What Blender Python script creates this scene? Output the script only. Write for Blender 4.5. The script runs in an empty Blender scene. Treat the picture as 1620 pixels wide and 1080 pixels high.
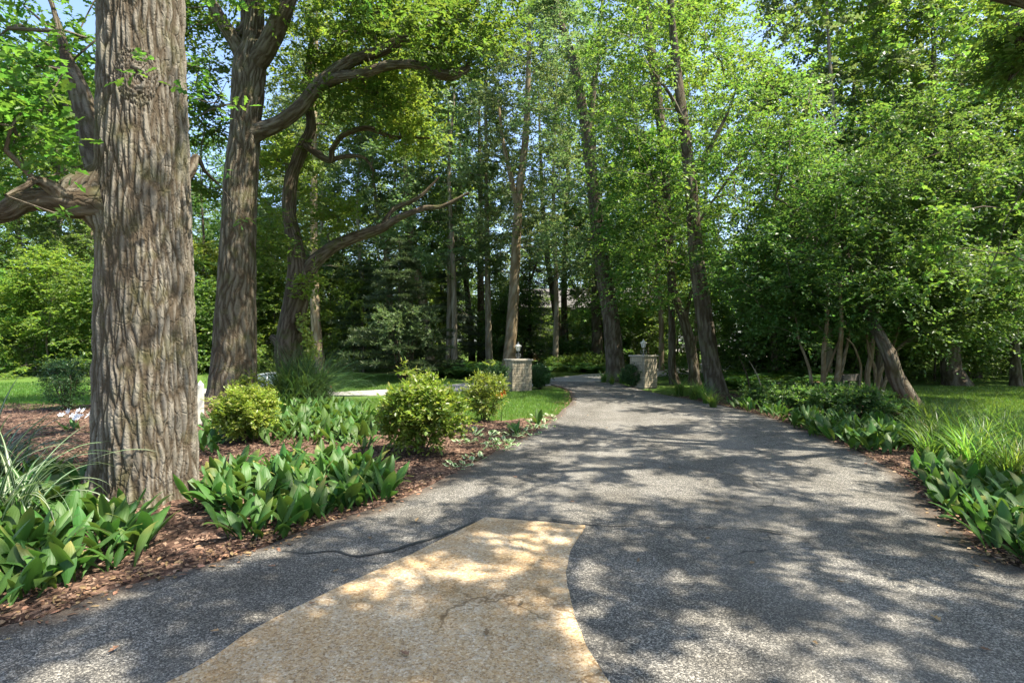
import bpy, math, random
import numpy as np

# ------------------------------------------------------------------ camera, sky, sun, exposure
scene = bpy.context.scene
COL = scene.collection
CAM_H = 1.75
FPX = 900.0                                   # focal length in photograph pixels (1620 wide)
cam_data = bpy.data.cameras.new("camera")
cam_data.lens = 20.0
cam_data.sensor_width = 36.0
cam_data.clip_start = 0.05
cam_data.clip_end = 1200.0
cam = bpy.data.objects.new("camera", cam_data)
cam.location = (0, 0, CAM_H)
cam.rotation_euler = (math.radians(90), 0, 0)
COL.objects.link(cam)
scene.camera = cam

SUN_EL = math.radians(60)
SUN_AZ = math.radians(110)                     # from +Y towards +X
sun_dir = np.array([math.sin(SUN_AZ) * math.cos(SUN_EL), math.cos(SUN_AZ) * math.cos(SUN_EL), math.sin(SUN_EL)])
world = bpy.data.worlds.new("World")
scene.world = world
world.use_nodes = True
wn = world.node_tree
wn.nodes.clear()
sky = wn.nodes.new("ShaderNodeTexSky")
sky.sky_type = 'NISHITA'
sky.sun_disc = False
sky.sun_elevation = SUN_EL
sky.sun_rotation = SUN_AZ
sky.air_density = 0.8
sky.dust_density = 1.5
sky.ozone_density = 0.7
bg = wn.nodes.new("ShaderNodeBackground")
bg.inputs["Strength"].default_value = 0.13
wo = wn.nodes.new("ShaderNodeOutputWorld")
wn.links.new(sky.outputs[0], bg.inputs["Color"])
wn.links.new(bg.outputs[0], wo.inputs["Surface"])

sun_data = bpy.data.lights.new("sun", 'SUN')
sun_data.energy = 5.0
sun_data.angle = math.radians(0.53)
sun_data.color = (1.0, 0.92, 0.78)
sun = bpy.data.objects.new("sun", sun_data)
from mathutils import Vector, Matrix, Euler
sun.rotation_euler = Vector(-sun_dir).to_track_quat('-Z', 'Y').to_euler()
sun.location = (20, 5, 40)
COL.objects.link(sun)

scene.view_settings.view_transform = 'Standard'
scene.view_settings.look = 'None'
scene.view_settings.gamma = 1.0
scene.view_settings.use_curve_mapping = False
scene.view_settings.exposure = 1.85
scene.render.engine = 'CYCLES'
scene.cycles.use_denoising = True
scene.cycles.max_bounces = 12
scene.cycles.diffuse_bounces = 8
scene.cycles.glossy_bounces = 2
scene.cycles.transmission_bounces = 6
scene.cycles.use_adaptive_sampling = True
scene.cycles.adaptive_threshold = 0.01
scene.cycles.sample_clamp_indirect = 6.0

# ------------------------------------------------------------------ numeric helpers
rng = np.random.default_rng(7)
random.seed(7)


def unit(a):
    a = np.asarray(a, float)
    return a / np.maximum(np.linalg.norm(a, axis=-1, keepdims=True), 1e-9)


def _h(i, j, k, s):
    with np.errstate(over='ignore'):
        n = (i.astype(np.uint64) * np.uint64(73856093)) ^ (j.astype(np.uint64) * np.uint64(19349663)) ^ \
            (k.astype(np.uint64) * np.uint64(83492791)) ^ np.uint64((s * 2654435761) & 0xffffffff)
        n = (n ^ (n >> np.uint64(13))) * np.uint64(1274126177)
        n = (n ^ (n >> np.uint64(16))) * np.uint64(2246822519)
        n = n ^ (n >> np.uint64(15))
    return (n & np.uint64(0xffffff)).astype(np.float64) / float(0xffffff)


def vnoise(P, seed=0):
    P = np.asarray(P, float) + 1000.0
    I = np.floor(P).astype(np.int64)
    f = P - I
    f = f * f * (3 - 2 * f)
    out = 0
    for a in (0, 1):
        for b in (0, 1):
            for c in (0, 1):
                w = (f[..., 0] if a else 1 - f[..., 0]) * (f[..., 1] if b else 1 - f[..., 1]) * (f[..., 2] if c else 1 - f[..., 2])
                out = out + w * _h(I[..., 0] + a, I[..., 1] + b, I[..., 2] + c, seed)
    return out


def worley(P, seed=0):
    P = np.asarray(P, float) + 1000.0
    I = np.floor(P).astype(np.int64)
    F1 = np.full(P.shape[:-1], 9.0)
    F2 = np.full(P.shape[:-1], 9.0)
    for a in (-1, 0, 1):
        for b in (-1, 0, 1):
            for c in (-1, 0, 1):
                i, j, k = I[..., 0] + a, I[..., 1] + b, I[..., 2] + c
                d = (i + _h(i, j, k, seed) - P[..., 0]) ** 2 + (j + _h(i, j, k, seed + 1) - P[..., 1]) ** 2 + \
                    (k + _h(i, j, k, seed + 2) - P[..., 2]) ** 2
                m = d < F1
                F2 = np.where(m, F1, np.minimum(F2, d))
                F1 = np.where(m, d, F1)
    return np.sqrt(F1), np.sqrt(F2)


def terrain(x, y):
    x = np.asarray(x, float)
    y = np.asarray(y, float)
    dip = -0.85 * np.exp(-(((x + 9.6) / 3.6) ** 2 + ((y - 24.0) / 2.9) ** 2))
    mound = 0.18 * np.exp(-(((x + 7.0) / 2.2) ** 2 + ((y - 14.0) / 1.8) ** 2))
    r = np.hypot(x, y)
    far = np.clip((r - 45) / 60, 0, 1) ** 2 * 1.2
    return dip + mound + far


def tz(x, y):
    return float(terrain(x, y))


def G(px, py):
    """ground point (flat ground) seen at a photograph pixel"""
    d = CAM_H * FPX / (py - 540.0)
    return np.array([(px - 810.0) / FPX * d, d])


def W(px, py, d):
    """world point seen at a photograph pixel, d metres away"""
    return np.array([(px - 810.0) / FPX * d, d, CAM_H - (py - 540.0) / FPX * d])


# ------------------------------------------------------------------ mesh helpers
def new_mesh(name, V, faces, mats=None, smooth=False, attrs=None, matidx=None):
    """faces: list of (n,k) int arrays; attrs: {name: (type, domain, data)}"""
    me = bpy.data.meshes.new(name)
    V = np.asarray(V, np.float32).reshape(-1, 3)
    faces = [np.asarray(f, np.int32) for f in faces if len(f)]
    nloops = sum(f.size for f in faces)
    npoly = sum(len(f) for f in faces)
    me.vertices.add(len(V))
    me.vertices.foreach_set("co", V.ravel())
    me.loops.add(nloops)
    me.polygons.add(npoly)
    me.loops.foreach_set("vertex_index", np.concatenate([f.ravel() for f in faces]))
    tot = np.concatenate([np.full(len(f), f.shape[1], np.int32) for f in faces])
    start = np.concatenate([[0], np.cumsum(tot)[:-1]]).astype(np.int32)
    me.polygons.foreach_set("loop_start", start)
    try:
        me.polygons.foreach_set("loop_total", tot)
    except Exception:
        pass
    if matidx is not None:
        me.polygons.foreach_set("material_index", np.asarray(matidx, np.int32))
    me.polygons.foreach_set("use_smooth", np.full(npoly, bool(smooth)))
    if attrs:
        for an, (ty, dom, data) in attrs.items():
            a = me.attributes.new(an, ty, dom)
            if ty == 'FLOAT':
                a.data.foreach_set("value", np.asarray(data, np.float32).ravel())
            else:
                a.data.foreach_set("vector", np.asarray(data, np.float32).ravel())
    for m in (mats if isinstance(mats, (list, tuple)) else [mats]):
        if m is not None:
            me.materials.append(m)
    me.update(calc_edges=True)
    me.validate()
    return me


def obj(name, me, parent=None, loc=(0, 0, 0), rot=(0, 0, 0), scale=(1, 1, 1)):
    o = bpy.data.objects.new(name, me)
    o.location = loc
    o.rotation_euler = rot
    o.scale = scale
    if parent is not None:
        o.parent = parent
    COL.objects.link(o)
    return o


def tag(o, label=None, cat=None, group=None, kind=None):
    if label:
        o["label"] = label
    if cat:
        o["category"] = cat
    if group:
        o["group"] = group
    if kind:
        o["kind"] = kind
    return o


def thing(name, label, cat, loc=(0, 0, 0), rz=0.0, group=None, scale=(1, 1, 1)):
    o = obj(name, None, None, loc, (0, 0, rz), scale)
    o.empty_display_size = 0.2
    return tag(o, label, cat, group)


def copy_thing(src, loc, rz=0.0, scale=1.0, label=None, group=None):
    c = src.copy()
    COL.objects.link(c)
    c.location = loc
    c.rotation_euler = (src.rotation_euler[0], src.rotation_euler[1], rz)
    c.scale = (scale,) * 3 if np.isscalar(scale) else scale
    if label:
        c["label"] = label
    if group:
        c["group"] = group
    for ch in src.children:
        k = ch.copy()
        COL.objects.link(k)
        k.parent = c
        for g in ch.children:
            s = g.copy()
            COL.objects.link(s)
            s.parent = k
    return c


class MB:
    """collects boxes, tubes and lathes into one mesh"""

    def __init__(self):
        self.V, self.F3, self.F4, self.n = [], [], [], 0

    def add(self, V, F):
        V = np.asarray(V, float).reshape(-1, 3)
        for f in F:
            f = np.asarray(f, int) + self.n
            (self.F3 if f.shape[1] == 3 else self.F4).append(f)
        self.V.append(V)
        self.n += len(V)
        return self

    def box(self, c, s, rz=0.0, bevel=0.0):
        x, y, z = np.asarray(s, float) / 2
        if bevel:
            b = bevel
            ring = lambda zz, i: [(-x + b + i, -y + i, zz), (x - b - i, -y + i, zz), (x - i, -y + b + i, zz), (x - i, y - b - i, zz),
                                  (x - b - i, y - i, zz), (-x + b + i, y - i, zz), (-x + i, y - b - i, zz), (-x + i, -y + b + i, zz)]
            V = np.array(ring(-z, b * .7) + ring(-z + b, 0) + ring(z - b, 0) + ring(z, b * .7))
            F = [np.array([[r * 8 + i, r * 8 + (i + 1) % 8, (r + 1) * 8 + (i + 1) % 8, (r + 1) * 8 + i] for r in range(3) for i in range(8)])]
            F.append(np.array([[24, 24 + i, 24 + i + 1] for i in range(1, 7)]))
            F.append(np.array([[0, i + 1, i] for i in range(1, 7)]))
        else:
            V = np.array([(-x, -y, -z), (x, -y, -z), (x, y, -z), (-x, y, -z), (-x, -y, z), (x, -y, z), (x, y, z), (-x, y, z)])
            F = [np.array([(0, 3, 2, 1), (4, 5, 6, 7), (0, 1, 5, 4), (1, 2, 6, 5), (2, 3, 7, 6), (3, 0, 4, 7)])]
        cs, sn = math.cos(rz), math.sin(rz)
        V = np.stack([V[:, 0] * cs - V[:, 1] * sn, V[:, 0] * sn + V[:, 1] * cs, V[:, 2]], 1) + np.asarray(c, float)
        return self.add(V, F)

    def tube(self, pts, radii, sides=8, cap=True):
        V, F, _ = tube(pts, radii, sides)
        n = len(pts)
        if cap:
            V = np.vstack([V, [pts[0]], [pts[-1]]])
            a = np.arange(sides)
            F = F + [np.stack([np.full(sides, n * sides), (a + 1) % sides, a], 1),
                     np.stack([np.full(sides, n * sides + 1), (n - 1) * sides + a, (n - 1) * sides + (a + 1) % sides], 1)]
        return self.add(V, F)

    def lathe(self, prof, sides=16, c=(0, 0, 0), rot=0.0):
        pts = np.array([(0, 0, z) for r, z in prof], float)
        a = np.arange(sides) / sides * 2 * math.pi + rot
        V = np.concatenate([np.stack([r * np.cos(a), r * np.sin(a), np.full(sides, z)], 1) for r, z in prof]) + np.asarray(c, float)
        n = len(prof)
        q = []
        for r in range(n - 1):
            for i in range(sides):
                q.append((r * sides + i, r * sides + (i + 1) % sides, (r + 1) * sides + (i + 1) % sides, (r + 1) * sides + i))
        return self.add(V, [np.array(q)])

    def mesh(self, name, mat, smooth=False, attrs=None):
        F = []
        if self.F4:
            F.append(np.concatenate(self.F4))
        if self.F3:
            F.append(np.concatenate(self.F3))
        return new_mesh(name, np.concatenate(self.V), F, mat, smooth, attrs)


def resample(pts, radii, step):
    """smooth (Catmull-Rom) resampling of a polyline with radii"""
    pts = np.asarray(pts, float)
    radii = np.asarray(radii, float)
    Q = np.hstack([pts, radii[:, None]])
    if len(Q) == 2:
        n = max(2, int(np.linalg.norm(pts[1] - pts[0]) / step) + 1)
        t = np.linspace(0, 1, n)[:, None]
        R = Q[0] * (1 - t) + Q[1] * t
        return R[:, :3], R[:, 3]
    E = np.vstack([2 * Q[0] - Q[1], Q, 2 * Q[-1] - Q[-2]])
    out = []
    for i in range(1, len(E) - 2):
        L = np.linalg.norm(E[i + 1, :3] - E[i, :3])
        n = max(1, int(round(L / step)))
        t = (np.arange(n) / n)[:, None]
        a, b, c, d = E[i - 1], E[i], E[i + 1], E[i + 2]
        out.append(0.5 * ((2 * b) + (-a + c) * t + (2 * a - 5 * b + 4 * c - d) * t ** 2 + (-a + 3 * b - 3 * c + d) * t ** 3))
    out.append(E[-2][None])
    R = np.concatenate(out)
    return R[:, :3], np.maximum(R[:, 3], 0.002)


def frames(P):
    T = np.gradient(P, axis=0)
    T = unit(T)
    e = np.array([1.0, 0, 0])
    if abs(T[0] @ e) > 0.8:
        e = np.array([0, 0, 1.0])
    E1 = np.zeros_like(P)
    for i in range(len(P)):
        e = e - T[i] * (e @ T[i])
        e = e / max(np.linalg.norm(e), 1e-9)
        E1[i] = e
    return T, E1, np.cross(T, E1)


def tube(pts, radii, sides):
    P = np.asarray(pts, float)
    r = np.asarray(radii, float)
    T, A, B = frames(P)
    th = np.arange(sides) / sides * 2 * math.pi
    V = P[:, None, :] + r[:, None, None] * (np.cos(th)[None, :, None] * A[:, None, :] + np.sin(th)[None, :, None] * B[:, None, :])
    n = len(P)
    i = np.arange(sides)
    base = (np.arange(n - 1) * sides)[:, None]
    F = np.stack([base + i, base + (i + 1) % sides, base + sides + (i + 1) % sides, base + sides + i], -1).reshape(-1, 4)
    s = np.concatenate([[0], np.cumsum(np.linalg.norm(np.diff(P, axis=0), axis=1))])
    rm = r.mean()
    bk = np.stack([np.broadcast_to(np.cos(th) * rm, (n, sides)), np.broadcast_to(np.sin(th) * rm, (n, sides)),
                   np.broadcast_to(s[:, None], (n, sides))], -1).reshape(-1, 3)
    return V.reshape(-1, 3), [F], bk


def bark_tube(pts, radii, step, nu, amp, cell, stretch=9.0, seed=0, extra=None, lump=0.06):
    """trunk or limb with real furrows; returns V, F, bark coordinates, depth"""
    P, r = resample(pts, radii, step)
    T, A, B = frames(P)
    n = len(P)
    th = np.arange(nu) / nu * 2 * math.pi
    s = np.concatenate([[0], np.cumsum(np.linalg.norm(np.diff(P, axis=0), axis=1))])
    rm = float(r.mean())
    TH, S = np.meshgrid(th, s)
    C = np.stack([np.cos(TH) * rm, np.sin(TH) * rm, S], -1)
    Cw = C.copy()
    warp = vnoise(C * np.array([1, 1, .5]) * 3.0 + 7, seed + 11) - .5
    warp2 = vnoise(C * np.array([1, 1, .6]) * 8.0 + 3, seed + 12) - .5
    Cw[..., 0] += -np.sin(TH) * (warp * cell * 1.35 + warp2 * cell * .8)
    Cw[..., 1] += np.cos(TH) * (warp * cell * 1.35 + warp2 * cell * .8)
    disp = np.zeros_like(S)
    Q = Cw / cell
    Q[..., 2] /= stretch
    if extra is not None:
        Q, disp = extra(TH, S, Q, disp, r, rm)
    f1, f2 = worley(Q, seed)
    ridge = np.clip((f2 - f1) / 0.5, 0, 1) ** .7
    Q2 = Q * np.array([1.6, 1.6, .8]) + 5
    rn_ = 1 - np.abs(2 * vnoise(Q2, seed + 5) - 1) ** .8
    rn2 = vnoise(Q * np.array([2.6, 2.6, 2.2]) + 9, seed + 6)
    crack = vnoise(Cw / cell * np.array([.7, .7, 1.1]), seed + 8)
    fine = vnoise(C * np.array([1, 1, .3]) / cell * 6, seed + 3)
    big = vnoise(C * np.array([1, 1, .45]) * 2.2 / max(rm, .1) * .5, seed + 9) - .5
    depth = ridge * .5 + (1 - rn_) * .32 * (.4 + ridge) + rn2 * .12 * ridge + fine * .12 - .1 * np.clip((crack - .68) * 6, 0, 1) * ridge
    disp = disp + amp * (depth - .8) + lump * rm * big * 2
    R = r[:, None] + disp
    V = P[:, None, :] + R[..., None] * (np.cos(TH)[..., None] * A[:, None, :] + np.sin(TH)[..., None] * B[:, None, :])
    i = np.arange(nu)
    base = (np.arange(n - 1) * nu)[:, None]
    F = np.stack([base + i, base + (i + 1) % nu, base + nu + (i + 1) % nu, base + nu + i], -1).reshape(-1, 4)
    return V.reshape(-1, 3), [F], C.reshape(-1, 3), np.clip(depth, 0, 1).ravel()


def bark_mesh(name, mat, *a, **k):
    V, F, bk, dp = bark_tube(*a, **k)
    return new_mesh(name, V, F, mat, True, {"bk": ('FLOAT_VECTOR', 'POINT', bk), "ridge": ('FLOAT', 'POINT', dp)})


# ------------------------------------------------------------------ leaf templates  (along, side, up)
def tmpl(verts, faces):
    g = {}
    for f in faces:
        g.setdefault(len(f), []).append(f)
    return np.array(verts, float), [np.array(v) for v in g.values()]


DIAMOND = tmpl([(0, 0, 0), (.42, .5, .10), (1, 0, -.06), (.42, -.5, .10)], [(0, 2, 1), (0, 3, 2)])
OVAL = tmpl([(0, 0, 0), (.25, .42, .07), (.65, .44, .06), (1, 0, -.12), (.65, -.44, .06), (.25, -.42, .07)],
            [(0, 3, 2, 1), (0, 5, 4, 3)])
OAKS = tmpl([(0, 0, 0), (.26, .3, .06), (.4, .14, .02), (.6, .47, .07), (.76, .24, 0), (1, 0, -.12), (.26, -.3, .06), (.4, -.14, .02), (.6, -.47, .07), (.76, -.24, 0)],
            [(0, 5, 4, 3, 2, 1), (0, 6, 7, 8, 9, 5)])
OAK = tmpl([(0, 0, 0), (.18, .2, .04), (.3, .1, .02), (.45, .42, .1), (.58, .2, .03), (.74, .46, .06), (.85, .22, 0), (1, 0, -.12),
            (.18, -.2, .04), (.3, -.1, .02), (.45, -.42, .1), (.58, -.2, .03), (.74, -.46, .06), (.85, -.22, 0)],
           [(0, 7, 6, 5, 4, 3, 2, 1), (0, 8, 9, 10, 11, 12, 13, 7)])
NEEDLE = tmpl([(0, .5, 0), (0, -.5, 0), (1, 0, -.02)], [(0, 1, 2)])


def leaf_geo(P, D, N, L, Wd, template, rg):
    tv, tf = template
    P, D, N = np.asarray(P, float), unit(D), np.asarray(N, float)
    N = unit(N - D * (N * D).sum(-1, keepdims=True))
    S = np.cross(N, D)
    n, m = len(P), len(tv)
    L = np.broadcast_to(np.asarray(L, float), (n,))[:, None, None]
    Wd = np.broadcast_to(np.asarray(Wd, float), (n,))[:, None, None]
    V = P[:, None] + D[:, None] * (tv[None, :, 0:1] * L) + S[:, None] * (tv[None, :, 1:2] * Wd) + N[:, None] * (tv[None, :, 2:3] * Wd)
    off = (np.arange(n) * m)[:, None, None]
    F, R = [], []
    rnd = rg.random(n)
    for f in tf:
        F.append((f[None] + off).reshape(-1, f.shape[1]))
        R.append(np.repeat(rnd, len(f)))
    return V.reshape(-1, 3), F, np.concatenate(R)


class Foliage:
    def __init__(self):
        self.V, self.F, self.R, self.n = [], {}, {}, 0

    def add(self, V, F, R):
        k0 = 0
        for f in F:
            k = f.shape[1]
            self.F.setdefault(k, []).append(f + self.n)
            self.R.setdefault(k, []).append(R[k0:k0 + len(f)])
            k0 += len(f)
        self.V.append(V)
        self.n += len(V)
        return self

    def mesh(self, name, mat, smooth=False):
        ks = sorted(self.F)
        F = [np.concatenate(self.F[k]) for k in ks]
        R = np.concatenate([np.concatenate(self.R[k]) for k in ks])
        return new_mesh(name, np.concatenate(self.V), F, mat, smooth, {"rnd": ('FLOAT', 'FACE', R)})


def sprays(C, out, rg, ntw, nlf, tlen, llen, lwid, template, droop=.25, up=.25, spread=1.0, flat=1.0, outw=.7, zflat=.6, clump=.55):
    """leafy twigs round each cluster centre"""
    C = np.repeat(C, ntw, 0)
    O = np.repeat(out, ntw, 0)
    n = len(C)
    d = unit(rg.normal(size=(n, 3)) * np.array([spread, spread, spread * zflat]) + O * outw + np.array([0, 0, up]))
    ln = tlen * rg.uniform(.5, 1.25, n)
    t = np.broadcast_to(np.linspace(.12, 1, nlf), (n, nlf)) + rg.uniform(-.05, .05, (n, nlf))
    P = C[:, None] + rg.normal(size=(n, 1, 3)) * tlen * .12 + d[:, None] * (ln[:, None] * t)[..., None]
    P[..., 2] -= droop * ln[:, None] * t ** 2
    side = unit(np.cross(d, np.array([0, 0, 1.0]) + rg.normal(size=(n, 3)) * .25))
    sg = np.where(np.arange(nlf) % 2 == 0, 1.0, -1.0)
    D = d[:, None] * .55 + side[:, None] * sg[None, :, None] * .9 + rg.normal(size=(n, nlf, 3)) * .35 + np.array([0, 0, -droop * .8])
    D[:, -1] = d + rg.normal(size=(n, 3)) * .2
    N = np.array([0, 0, flat]) + rg.normal(size=(n, nlf, 3)) * .45 + O[:, None] * .15
    L = llen * rg.uniform(.65, 1.25, n * nlf)
    V, F, R = leaf_geo(P.reshape(-1, 3), D.reshape(-1, 3), N.reshape(-1, 3), L, L * (lwid / llen) * rg.uniform(.8, 1.15, n * nlf), template, rg)
    # leaves of one spray share its tone (clumps vary paler or darker at random)
    k = len(R) // (n * nlf)
    cl = np.repeat(np.repeat(rg.random(n // ntw), ntw) * .7 + rg.random(n) * .3, nlf)
    R = np.concatenate([r * (1 - clump) + cl_ * clump for r, cl_ in ((R[i * n * nlf * (k // len(F)):(i + 1) * n * nlf * (k // len(F))], np.repeat(cl, k // len(F))) for i in range(len(F)))])
    return V, F, R


# ------------------------------------------------------------------ branching
def grow(lines, clusters, rg, zmin=0.0, tip=.006, seg=.45, expo=2.2, maxfrac=.55):
    """lines: [(pts, radii)] given trunk/limbs; returns branch polylines reaching every cluster"""
    pos, rad, par, fixed = [], [], [], []
    for pts, rr in lines:
        P, R = resample(pts, rr, .3)
        for p, r in zip(P, R):
            pos.append(p), rad.append(r), par.append(-1), fixed.append(True)
    nfix = len(pos)
    cap = nfix + len(clusters) * 14
    A = np.zeros((cap, 3))
    A[:nfix] = pos
    par = np.full(cap, -1)
    ok = np.zeros(cap, bool)
    ok[:nfix] = A[:nfix, 2] > zmin
    if not ok[:nfix].any():
        ok[:nfix] = True
    d0 = np.min(np.linalg.norm(clusters[:, None] - A[None, :nfix][:, ok[:nfix]], axis=2), axis=1)
    order = np.argsort(d0)
    n = nfix
    recs = []
    for ci in order:
        c = clusters[ci]
        dv = c - A[:n]
        d = np.linalg.norm(dv, axis=1)
        cost = d + 0.9 * np.maximum(0, -dv[:, 2] + .1 * d) + np.where(ok[:n], 0, 1e6)
        j = int(np.argmin(cost))
        L = d[j]
        k = int(np.clip(round(L / seg), 1, 10))
        t = (np.arange(1, k + 1) / k)[:, None]
        bow = np.sin(t * math.pi) * L * rg.uniform(.02, .16)
        jit = rg.normal(size=(k, 3)) * L * .035
        jit[-1] = 0
        Q = A[j] + (c - A[j]) * t + jit
        Q[:, 2] += bow[:, 0]
        idx = [j]
        for q in Q:
            A[n] = q
            par[n] = idx[-1]
            ok[n] = True
            idx.append(n)
            n += 1
        recs.append(idx)
    area = np.zeros(n)
    tips = [r[-1] for r in recs]
    for tpi in tips:
        area[tpi] += tip ** expo
    for i in range(n - 1, nfix - 1, -1):
        if area[i] == 0:
            area[i] = tip ** expo
        if par[i] >= nfix:
            area[par[i]] += area[i]
    R = area ** (1 / expo)
    R[:nfix] = np.array(rad)
    for i in range(nfix, n):
        if par[i] < nfix:
            R[i] = min(R[i], R[par[i]] * maxfrac)
        else:
            R[i] = min(R[i], R[par[i]])
    out = []
    for idx in recs:
        rr = R[idx].copy()
        rr[0] = min(rr[0], rr[1] * 1.25)
        out.append((A[idx], rr))
    return out


def branch_mesh(name, recs, mat, sides=5, rmin=0.0):
    Vs, Fs, Bs, n = [], [], [], 0
    for P, r in recs:
        if r.max() < rmin:
            continue
        s = sides if r.max() > .025 else max(3, sides - 2)
        V, F, bk = tube(P, r, s)
        Vs.append(V), Bs.append(bk), Fs.append(F[0] + n)
        n += len(V)
    if not Vs:
        return None
    V = np.concatenate(Vs)
    return new_mesh(name, V, [np.concatenate(Fs)], mat, True,
                    {"bk": ('FLOAT_VECTOR', 'POINT', np.concatenate(Bs)), "ridge": ('FLOAT', 'POINT', np.full(len(V), .6))})


def blob(rg, c, r, n, shell=2.2):
    d = unit(rg.normal(size=(n, 3)))
    u = rg.random((n, 1)) ** (1 / shell)
    return np.asarray(c, float) + d * u * np.asarray(r, float)


# ------------------------------------------------------------------ materials
def _mat(name):
    m = bpy.data.materials.new(name)
    m.use_nodes = True
    nt = m.node_tree
    nt.nodes.clear()
    out = nt.nodes.new("ShaderNodeOutputMaterial")
    return m, nt, out


def N_(nt, ty, **kw):
    n = nt.nodes.new(ty)
    for k, v in kw.items():
        if k in n.inputs.keys():
            n.inputs[k].default_value = v
        else:
            setattr(n, k, v)
    return n


def ramp(nt, fac, stops, interp='LINEAR'):
    r = nt.nodes.new("ShaderNodeValToRGB")
    r.color_ramp.interpolation = interp
    e = r.color_ramp.elements
    while len(e) < len(stops):
        e.new(.5)
    for el, (p, c) in zip(e, stops):
        el.position = p
        el.color = (*c, 1) if len(c) == 3 else c
    if fac is not None:
        nt.links.new(fac, r.inputs[0])
    return r.outputs[0]


def mixc(nt, a, b, fac, blend='MIX'):
    n = nt.nodes.new("ShaderNodeMix")
    n.data_type = 'RGBA'
    n.blend_type = blend
    for s, v in ((n.inputs[0], fac), (n.inputs[6], a), (n.inputs[7], b)):
        if hasattr(v, "is_output"):
            nt.links.new(v, s)
        elif isinstance(v, (int, float)):
            s.default_value = v
        else:
            s.default_value = (*v, 1)
    return n.outputs[2]


def math_(nt, op, a, b=0.0):
    n = nt.nodes.new("ShaderNodeMath")
    n.operation = op
    for s, v in ((n.inputs[0], a), (n.inputs[1], b)):
        if hasattr(v, "is_output"):
            nt.links.new(v, s)
        else:
            s.default_value = v
    return n.outputs[0]


def mapped(nt, vec, scale):
    n = nt.nodes.new("ShaderNodeMapping")
    n.inputs["Scale"].default_value = scale
    nt.links.new(vec, n.inputs[0])
    return n.outputs[0]


def noise(nt, vec, scale, detail=4, rough=.55):
    n = N_(nt, "ShaderNodeTexNoise", Scale=scale, Detail=detail, Roughness=rough)
    if vec is not None:
        nt.links.new(vec, n.inputs["Vector"])
    return n.outputs["Fac"]


def simple_mat(name, col, rough=.6, metallic=0.0, bump=0.0, bscale=40, var=.25, spec=.4):
    m, nt, out = _mat(name)
    p = N_(nt, "ShaderNodeBsdfPrincipled", Roughness=rough, Metallic=metallic)
    p.inputs["Specular IOR Level"].default_value = spec
    tc = N_(nt, "ShaderNodeTexCoord")
    f = noise(nt, tc.outputs["Object"], bscale * .25, 5)
    c = mixc(nt, [x * (1 - var) for x in col], [min(1, x * (1 + var)) for x in col], f)
    nt.links.new(c, p.inputs["Base Color"])
    if bump:
        b = N_(nt, "ShaderNodeBump", Strength=bump, Distance=.01)
        nt.links.new(noise(nt, tc.outputs["Object"], bscale, 6), b.inputs["Height"])
        nt.links.new(b.outputs[0], p.inputs["Normal"])
    nt.links.new(p.outputs[0], out.inputs[0])
    return m


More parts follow.
